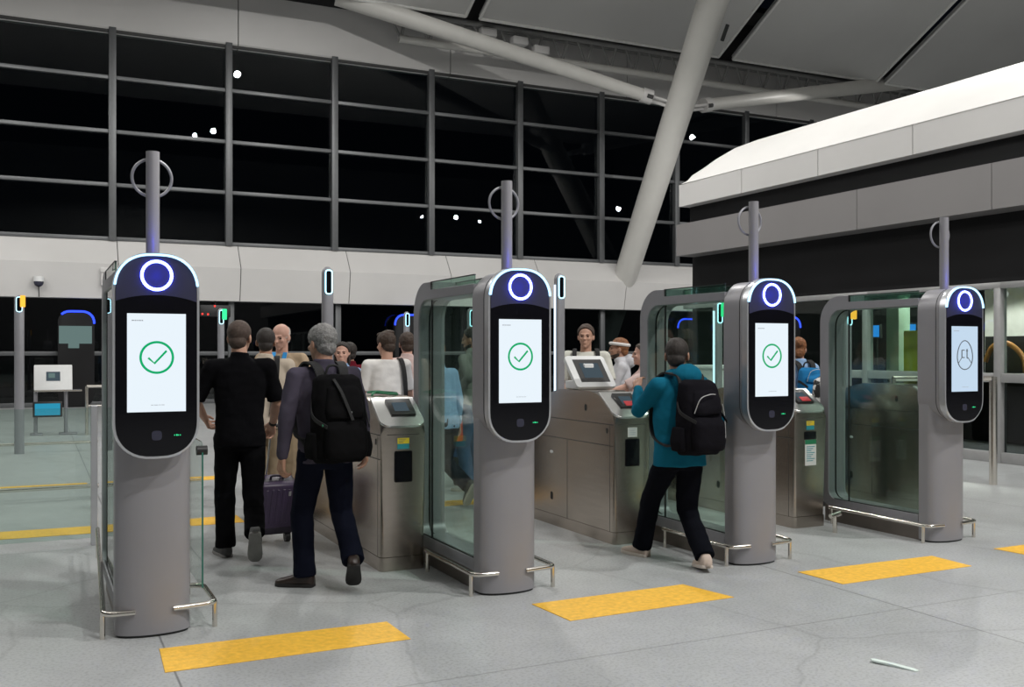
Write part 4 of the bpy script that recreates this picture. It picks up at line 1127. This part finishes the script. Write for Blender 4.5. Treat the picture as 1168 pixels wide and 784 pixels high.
def worn(P, name, bm, m, parent, kind='obj', vox=.009, it=3, disp=None, smooth=50):
    for v in bm.verts: v.co = P['up'](v.co) * P['k']
    return fuse(name, bm, m, parent, vox, it, disp) if kind == 'fuse' else obj(name, bm, m, parent, smooth)

def belt_on(P, name, label, cat, pts, w, m, thick=.006, wdir=(0, 1, 0)):
    pass

def backpack(P, label, m, z0=.92, z1=1.44, w=.32, d=.20, piping=None, lidm=None):
    r = P['root']; t = thing('backpack', label, 'backpack', r.location, r.rotation_euler[2])
    y0 = -.135; hw = w / 2
    bm = B(); loft(bm, [(0, y0 - d * .45, z0, hw * .86, d * .40), (0, y0 - d * .5, z0 + .04, hw, d * .52), (0, y0 - d * .5, z0 + .2, hw * 1.02, d * .55), (0, y0 - d * .46, z1 - .14, hw * .96, d * .48), (0, y0 - d * .40, z1 - .03, hw * .84, d * .38), (0, y0 - d * .36, z1, hw * .6, d * .24)], 32, 3.0)
    worn(P, 'main_compartment', bm, m, t, 'fuse', .009, 4, folds(.006, 9))
    bm = B(); loft(bm, [(0, y0 - d * .98, z0 + .03, hw * .74, d * .22), (0, y0 - d * 1.02, z0 + .08, hw * .82, d * .27), (0, y0 - d * 1.0, z0 + .22, hw * .80, d * .24), (0, y0 - d * .94, z0 + .27, hw * .7, d * .14)], 28, 3.0)
    worn(P, 'front_pocket', bm, m, t, 'fuse', .009, 4, folds(.005, 10))
    bm = B(); loft(bm, [(0, y0 - d * .90, z0 + .285, hw * .70, d * .20), (0, y0 - d * .92, z0 + .33, hw * .76, d * .22), (0, y0 - d * .80, z1 - .09, hw * .62, d * .16), (0, y0 - d * .72, z1 - .06, hw * .5, d * .08)], 28, 2.8)
    worn(P, 'upper_pocket', bm, m, t, 'fuse', .009, 4, folds(.004, 10))
    for s in (-1, 1):
        bm = B(); loft(bm, [(s * (hw + .005), y0 - d * .45, z0 + .03, .028, d * .33), (s * (hw + .012), y0 - d * .45, z0 + .1, .032, d * .36), (s * (hw + .004), y0 - d * .45, z0 + .2, .02, d * .32)], 20, 2.6)
        worn(P, 'side_pocket', bm, m, t, 'fuse', .009, 3)
        bm = B(); ribbon(bm, curve_pts([(s * .075, y0 - .02, z1 - .07), (s * .085, y0 + .0, z1 + .02), (s * .098, -.07, 1.497), (s * .108, .02, 1.503), (s * .118, .105, 1.44), (s * .125, .142, 1.33), (s * .135, .138, 1.20), (s * .155, .105, 1.10), (s * .176, .02, 1.03), (s * .165, -.09, .99), (s * hw * .9, y0 - .02, z0 + .06)], 6), .062, .012)
        worn(P, 'shoulder_strap', bm, 'strap', t)
        bm = B(); ribbon(bm, curve_pts([(s * hw * .95, y0 - d * .3, z1 - .16), (s * hw * 1.04, y0 - d * .6, z0 + .30), (s * hw * .8, y0 - d * 1.2, z0 + .24)], 5), .024, .006, (0, 0, 1)); worn(P, 'side_strap', bm, 'strap', t)
    bm = B(); tube(bm, curve_pts([(-.05, y0 - .015, z1 - .01), (-.03, y0 - .02, z1 + .05), (.03, y0 - .02, z1 + .05), (.05, y0 - .015, z1 - .01)], 5), .009, 8); worn(P, 'grab_handle', bm, 'strap', t)
    if piping:
        bm = B(); tube(bm, curve_pts([(-hw * .70, y0 - d * 1.0, z0 + .30), (-hw * .55, y0 - d * 1.16, z0 + .40), (-.01, y0 - d * 1.13, z0 + .43), (hw * .3, y0 - d * 1.08, z0 + .43)], 6), .0035, 6); worn(P, 'piping', bm, piping, t)
        bm = B(); tube(bm, curve_pts([(hw * .80, y0 - d * .95, z0 + .36), (hw * .95, y0 - d * .92, z0 + .26), (hw * .92, y0 - d * 1.0, z0 + .12)], 6), .0035, 6); worn(P, 'piping', bm, piping, t)
    else:
        bm = B(); box(bm, .02, .028, y0 - d * 1.20, y0 - d * 1.16, z0 + .30, z0 + .335, .002); worn(P, 'zip_puller', bm, 'silverbits', t)
        bm = B(); ribbon(bm, curve_pts([(-.06, y0 - d * .8, z1 - .03), (-.03, y0 - d * 1.1, z1 - .12), (.03, y0 - d * 1.22, z0 + .28)], 5), .02, .006); worn(P, 'lid_strap', bm, 'strap', t)
        bm = B(); tube(bm, [(-hw * .9, y0 - d * 1.02, z0 + .25), (-hw * .82, y0 - d * 1.05, z0 + .25)], .009, 8); worn(P, 'green_toggle', bm, 'cordgreen', t)
    return t

def strap_item(P, name, label, cat, ctrl, w, m, wdir=(1, 0, 0), th=.007):
    r = P['root']
    bm = B(); ribbon(bm, curve_pts(ctrl, 5), w, th, wdir)
    for v in bm.verts: v.co = P['up'](v.co) * P['k']
    o = obj(name, bm, m, r, 60)
    return o

def local(P_xy, rz, k, p):
    dx, dy = p[0] - P_xy[0], p[1] - P_xy[1]
    return Vector((math.cos(rz) * dx + math.sin(rz) * dy, -math.sin(rz) * dx + math.cos(rz) * dy, p[2])) / k

# man in black with the suitcase
k = 1.81 / 1.75; q = local((1.41, 7.70), -.12, k, (1.70, 7.90, 1.0))
P = person('man seen from behind in black polo shirt and black trousers, walking beside the purple suitcase', 1.41, 7.70, -.12, 1.81, 'black_cloth', 'trouser_black', 'shoe_grey', 'sole_grey', 'crop', 'hair_crop', 'skin', False,
           fl=(-.10, .10, 0, 14, 0), fr=(.085, -.30, .03, -4, 58), hl=(-.24, .26, 1.02), pl=(-1, -.5, -.6), hr=q, curl=(.8, .95), palm=((1, .2, 0), (-.5, .1, -.6)), head=(-22, 4, 0), bw=1.05, near=True, hem=.83)
bm = B(); w_, e_ = P['WR'], P['ER']; dd = (w_ - e_).normalized(); tube(bm, [w_ - dd * .035, w_ - dd * .01], .030, 16)
for v in bm.verts: v.co *= P['k']
obj('watch_strap', bm, 'strap', P['root'])
# grey-haired man with the black backpack
P = person('grey-haired man seen from behind in purple-grey shirt and navy trousers, wearing a black backpack', 1.745, 6.50, .14, 1.755, 'purple_grey_cloth', 'navy_cloth', 'shoe_brown', 'sole_black', 'short', 'hair_grey', 'skin_tan', True,
           fl=(-.10, .10, 0, 48, 0), fr=(.10, -.24, .03, -24, 40), hl=(-.30, .02, .80), hr=(.34, .10, .90), pl=(-.8, -.8, 0), curl=(.9, .6), head=(14, 6, 0), bw=1.08, near=True, hem=.84, lean=.04)
backpack(P, 'black backpack worn by the grey-haired man beside the stainless cabinet', 'pack_black', .86, 1.43, .36, .21)
# man in teal at the third lane
k = 1.77 / 1.75; q = local((4.28, 6.03), 0.0, k, (4.16, 6.40, 1.30))
P = person('man in teal hoodie and dark jeans seen from behind, striding with a charcoal backpack', 4.28, 6.03, 0.0, 1.77, 'teal_cloth', 'dark_navy_jean', 'shoe_beige', 'sole_white', 'crop', 'hair_dark', 'skin_tan', True,
           fl=(-.06, .40, 0, 12, 0), fr=(.05, -.24, 0, -20, 8), hl=q, pl=(-.5, -.5, -1), hr=(.26, .16, .92), curl=(.5, .6), palm=((.6, 0, -.6), (-1, 0, 0)), head=(-42, 6, 0), bw=1.04, near=True, hood=True, hem=.83, loose=1.13)
backpack(P, 'charcoal backpack with grey piping worn by the man in teal', 'pack_charcoal', .93, 1.46, .33, .21, 'reflect')

# the group beyond the second lane
P = person('man in beige shirt seen from behind, dark strap over shoulder, facing the older bald man', 1.93, 9.26, -.25, 1.79, 'beige_cloth', 'khaki_cloth', 'shoe_brown', 'sole_black', 'crop', 'hair_dark', 'skin_tan', True, hl=(-.2, .25, 1.05), hr=(.22, .22, 1.0), bw=1.05)
strap_item(P, 'bag_strap', None, None, [(.06, -.145, .98), (.085, -.142, 1.15), (.10, -.132, 1.33), (.105, -.09, 1.47), (.10, .0, 1.50), (.08, .11, 1.42)], .045, 'strap')
P = person('bald older man in tan jacket with a bright blue lanyard, facing the viewer', 2.29, 10.22, PI - .45, 1.855, 'tan_cloth', 'khaki_cloth', 'shoe_brown', 'sole_black', 'bald', 'hair_white', 'skin_pink', True, collar=False, head=(-12, 14, 0), face=True, bw=1.05, hl=(-.24, .2, 1.0), hr=(.22, .2, .95))
strap_item(P, 'lanyard', 'bright blue lanyard', None, [(-.055, .075, 1.48), (-.05, .13, 1.40), (-.03, .142, 1.28), (0, .142, 1.2)], .04, 'lanyard')
strap_item(P, 'lanyard', 'bright blue lanyard', None, [(.055, .075, 1.48), (.05, .13, 1.40), (.03, .142, 1.28), (0, .142, 1.2)], .04, 'lanyard')
P = person('dark-haired woman in pale blue top facing the viewer, beside the grey light-tipped post', 2.97, 10.34, PI - .4, 1.67, 'pale_blue_cloth', 'jean_cloth', 'shoe_white', 'sole_white', 'long', 'hair_dark', 'skin_pink', True, face=True, bw=.88, hl=(-.15, .2, 1.05), hr=(.15, .2, 1.05))
P = person('person in maroon jacket partly hidden behind the white T-shirt man', 3.42, 11.6, .3, 1.68, 'maroon_cloth', 'black_cloth', 'shoe_grey', 'sole_black', 'short', 'hair_dark', 'skin_tan', True, bw=1.05)
P = person('man in white T-shirt seen from behind with a dark shoulder strap', 3.29, 9.82, -.05, 1.775, 'white_cloth', 'black_cloth', 'shoe_grey', 'sole_white', 'full', 'hair_brown', 'skin', False, bw=1.06, collar=False, head=(22, 8, 0), hl=(-.27, .10, .85), loose=1.08, hem=.83)
strap_item(P, 'bag_strap', None, None, [(.16, -.125, .90), (.165, -.135, 1.10), (.155, -.135, 1.30), (.14, -.095, 1.45), (.135, .0, 1.485), (.14, .10, 1.40)], .045, 'strap')
P = person('brown-haired man in cream shirt close behind the white T-shirt man', 3.78, 10.55, -.2, 1.785, 'pink_cloth', 'black_cloth', 'shoe_grey', 'sole_black', 'short', 'hair_brown', 'skin_pink', False)
P = person('person in pale blue shirt walking, seen through the second barrier glass', 3.75, 9.38, .35, 1.74, 'pale_blue_cloth', 'navy_cloth', 'shoe_grey', 'sole_white', 'short', 'hair_auburn', 'skin_pink', True, lean=.16, fl=(-.1, .3, 0, 0, 0), fr=(.09, -.28, .03, 0, 60), bw=1.02)
P = person('man in grey hoodie facing left, holding a red-orange tote bag', 4.475, 10.28, .55, 1.84, 'grey_cloth', 'jean_cloth', 'shoe_white', 'sole_white', 'short', 'hair_dark', 'skin_tan', True, hood=True, hl=(-.30, .015, 1.07), curl=(.95, .5), head=(18, 8, 0), face=True, bw=1.03, beard='hair_dark')
P = person('man in cream polo shirt with dark backpack straps, facing the viewer behind the tablet', 5.62, 9.72, PI - .48, 1.875, 'cream_cloth', 'khaki_cloth', 'shoe_brown', 'sole_black', 'short', 'hair_crop', 'skin', False, face=True, collar=False, bw=1.08, head=(-10, 2, 0), hl=(-.2, .25, 1.02), hr=(.2, .25, 1.02))
for s in (-1, 1): strap_item(P, 'backpack_strap', None, None, [(s * .12, -.10, 1.40), (s * .115, -.03, 1.497), (s * .12, .06, 1.475), (s * .125, .128, 1.38), (s * .13, .14, 1.22), (s * .15, .12, 1.08)], .045, 'strap')
P = person('person with white headband and pale grey hooded top facing left', 6.14, 9.81, 1.05, 1.725, 'light_grey_cloth', 'jean_cloth', 'shoe_white', 'sole_white', 'short', 'hair_auburn', 'skin_tan', True, hood=True, face=True, hl=(-.1, .34, 1.18), hr=(.1, .34, 1.2), beard='hair_brown', bw=1.0)
bm = B(); hp = [P['H']((.083 * math.sin(t), -.014 + .104 * math.cos(t), .052 + .012 * math.cos(t))) * P['k'] for t in [2 * PI * i / 32 for i in range(32)]]
tube(bm, hp, .019, 10, True); obj('headband', bm, 'white_cloth', P['root'])
P = person('person in pale pink T-shirt reaching left, at the edge of the third barrier', 5.84, 8.86, 1.15, 1.66, 'pink_cloth', 'black_cloth', 'shoe_white', 'sole_white', 'short', 'hair_brown', 'skin_pink', False, hl=(-.12, .48, 1.18), hr=(.06, .42, 1.08), pl=(-.5, 0, -1), prr=(.5, 0, -1), face=True, bw=.95)
P = person('person in grey top facing the viewer through the third barrier glass', 6.66, 9.62, PI - .5, 1.73, 'grey_cloth', 'black_cloth', 'shoe_grey', 'sole_black', 'short', 'hair_dark', 'skin_pink', True, face=True)
P = person('auburn-haired woman in pale blue top seen from behind, wearing a blue backpack', 7.52, 8.36, -.15, 1.72, 'pale_blue_cloth', 'jean_cloth', 'shoe_white', 'sole_white', 'bun', 'hair_auburn', 'skin_pink', True, bw=.95, head=(-25, 10, 0), hl=(-.22, .2, 1.0), hr=(.2, .2, 1.0))
backpack(P, 'bright blue backpack worn by the auburn-haired woman', 'blue_pack', .98, 1.43, .29, .17, 'reflect')
P = person('dark-haired person in a dark top inside the shop, seen through the far right barrier', 15.2, 14.15, PI - .5, 1.70, 'black_cloth', 'black_cloth', 'shoe_grey', 'sole_black', 'short', 'hair_dark', 'skin_pink', True, face=True)
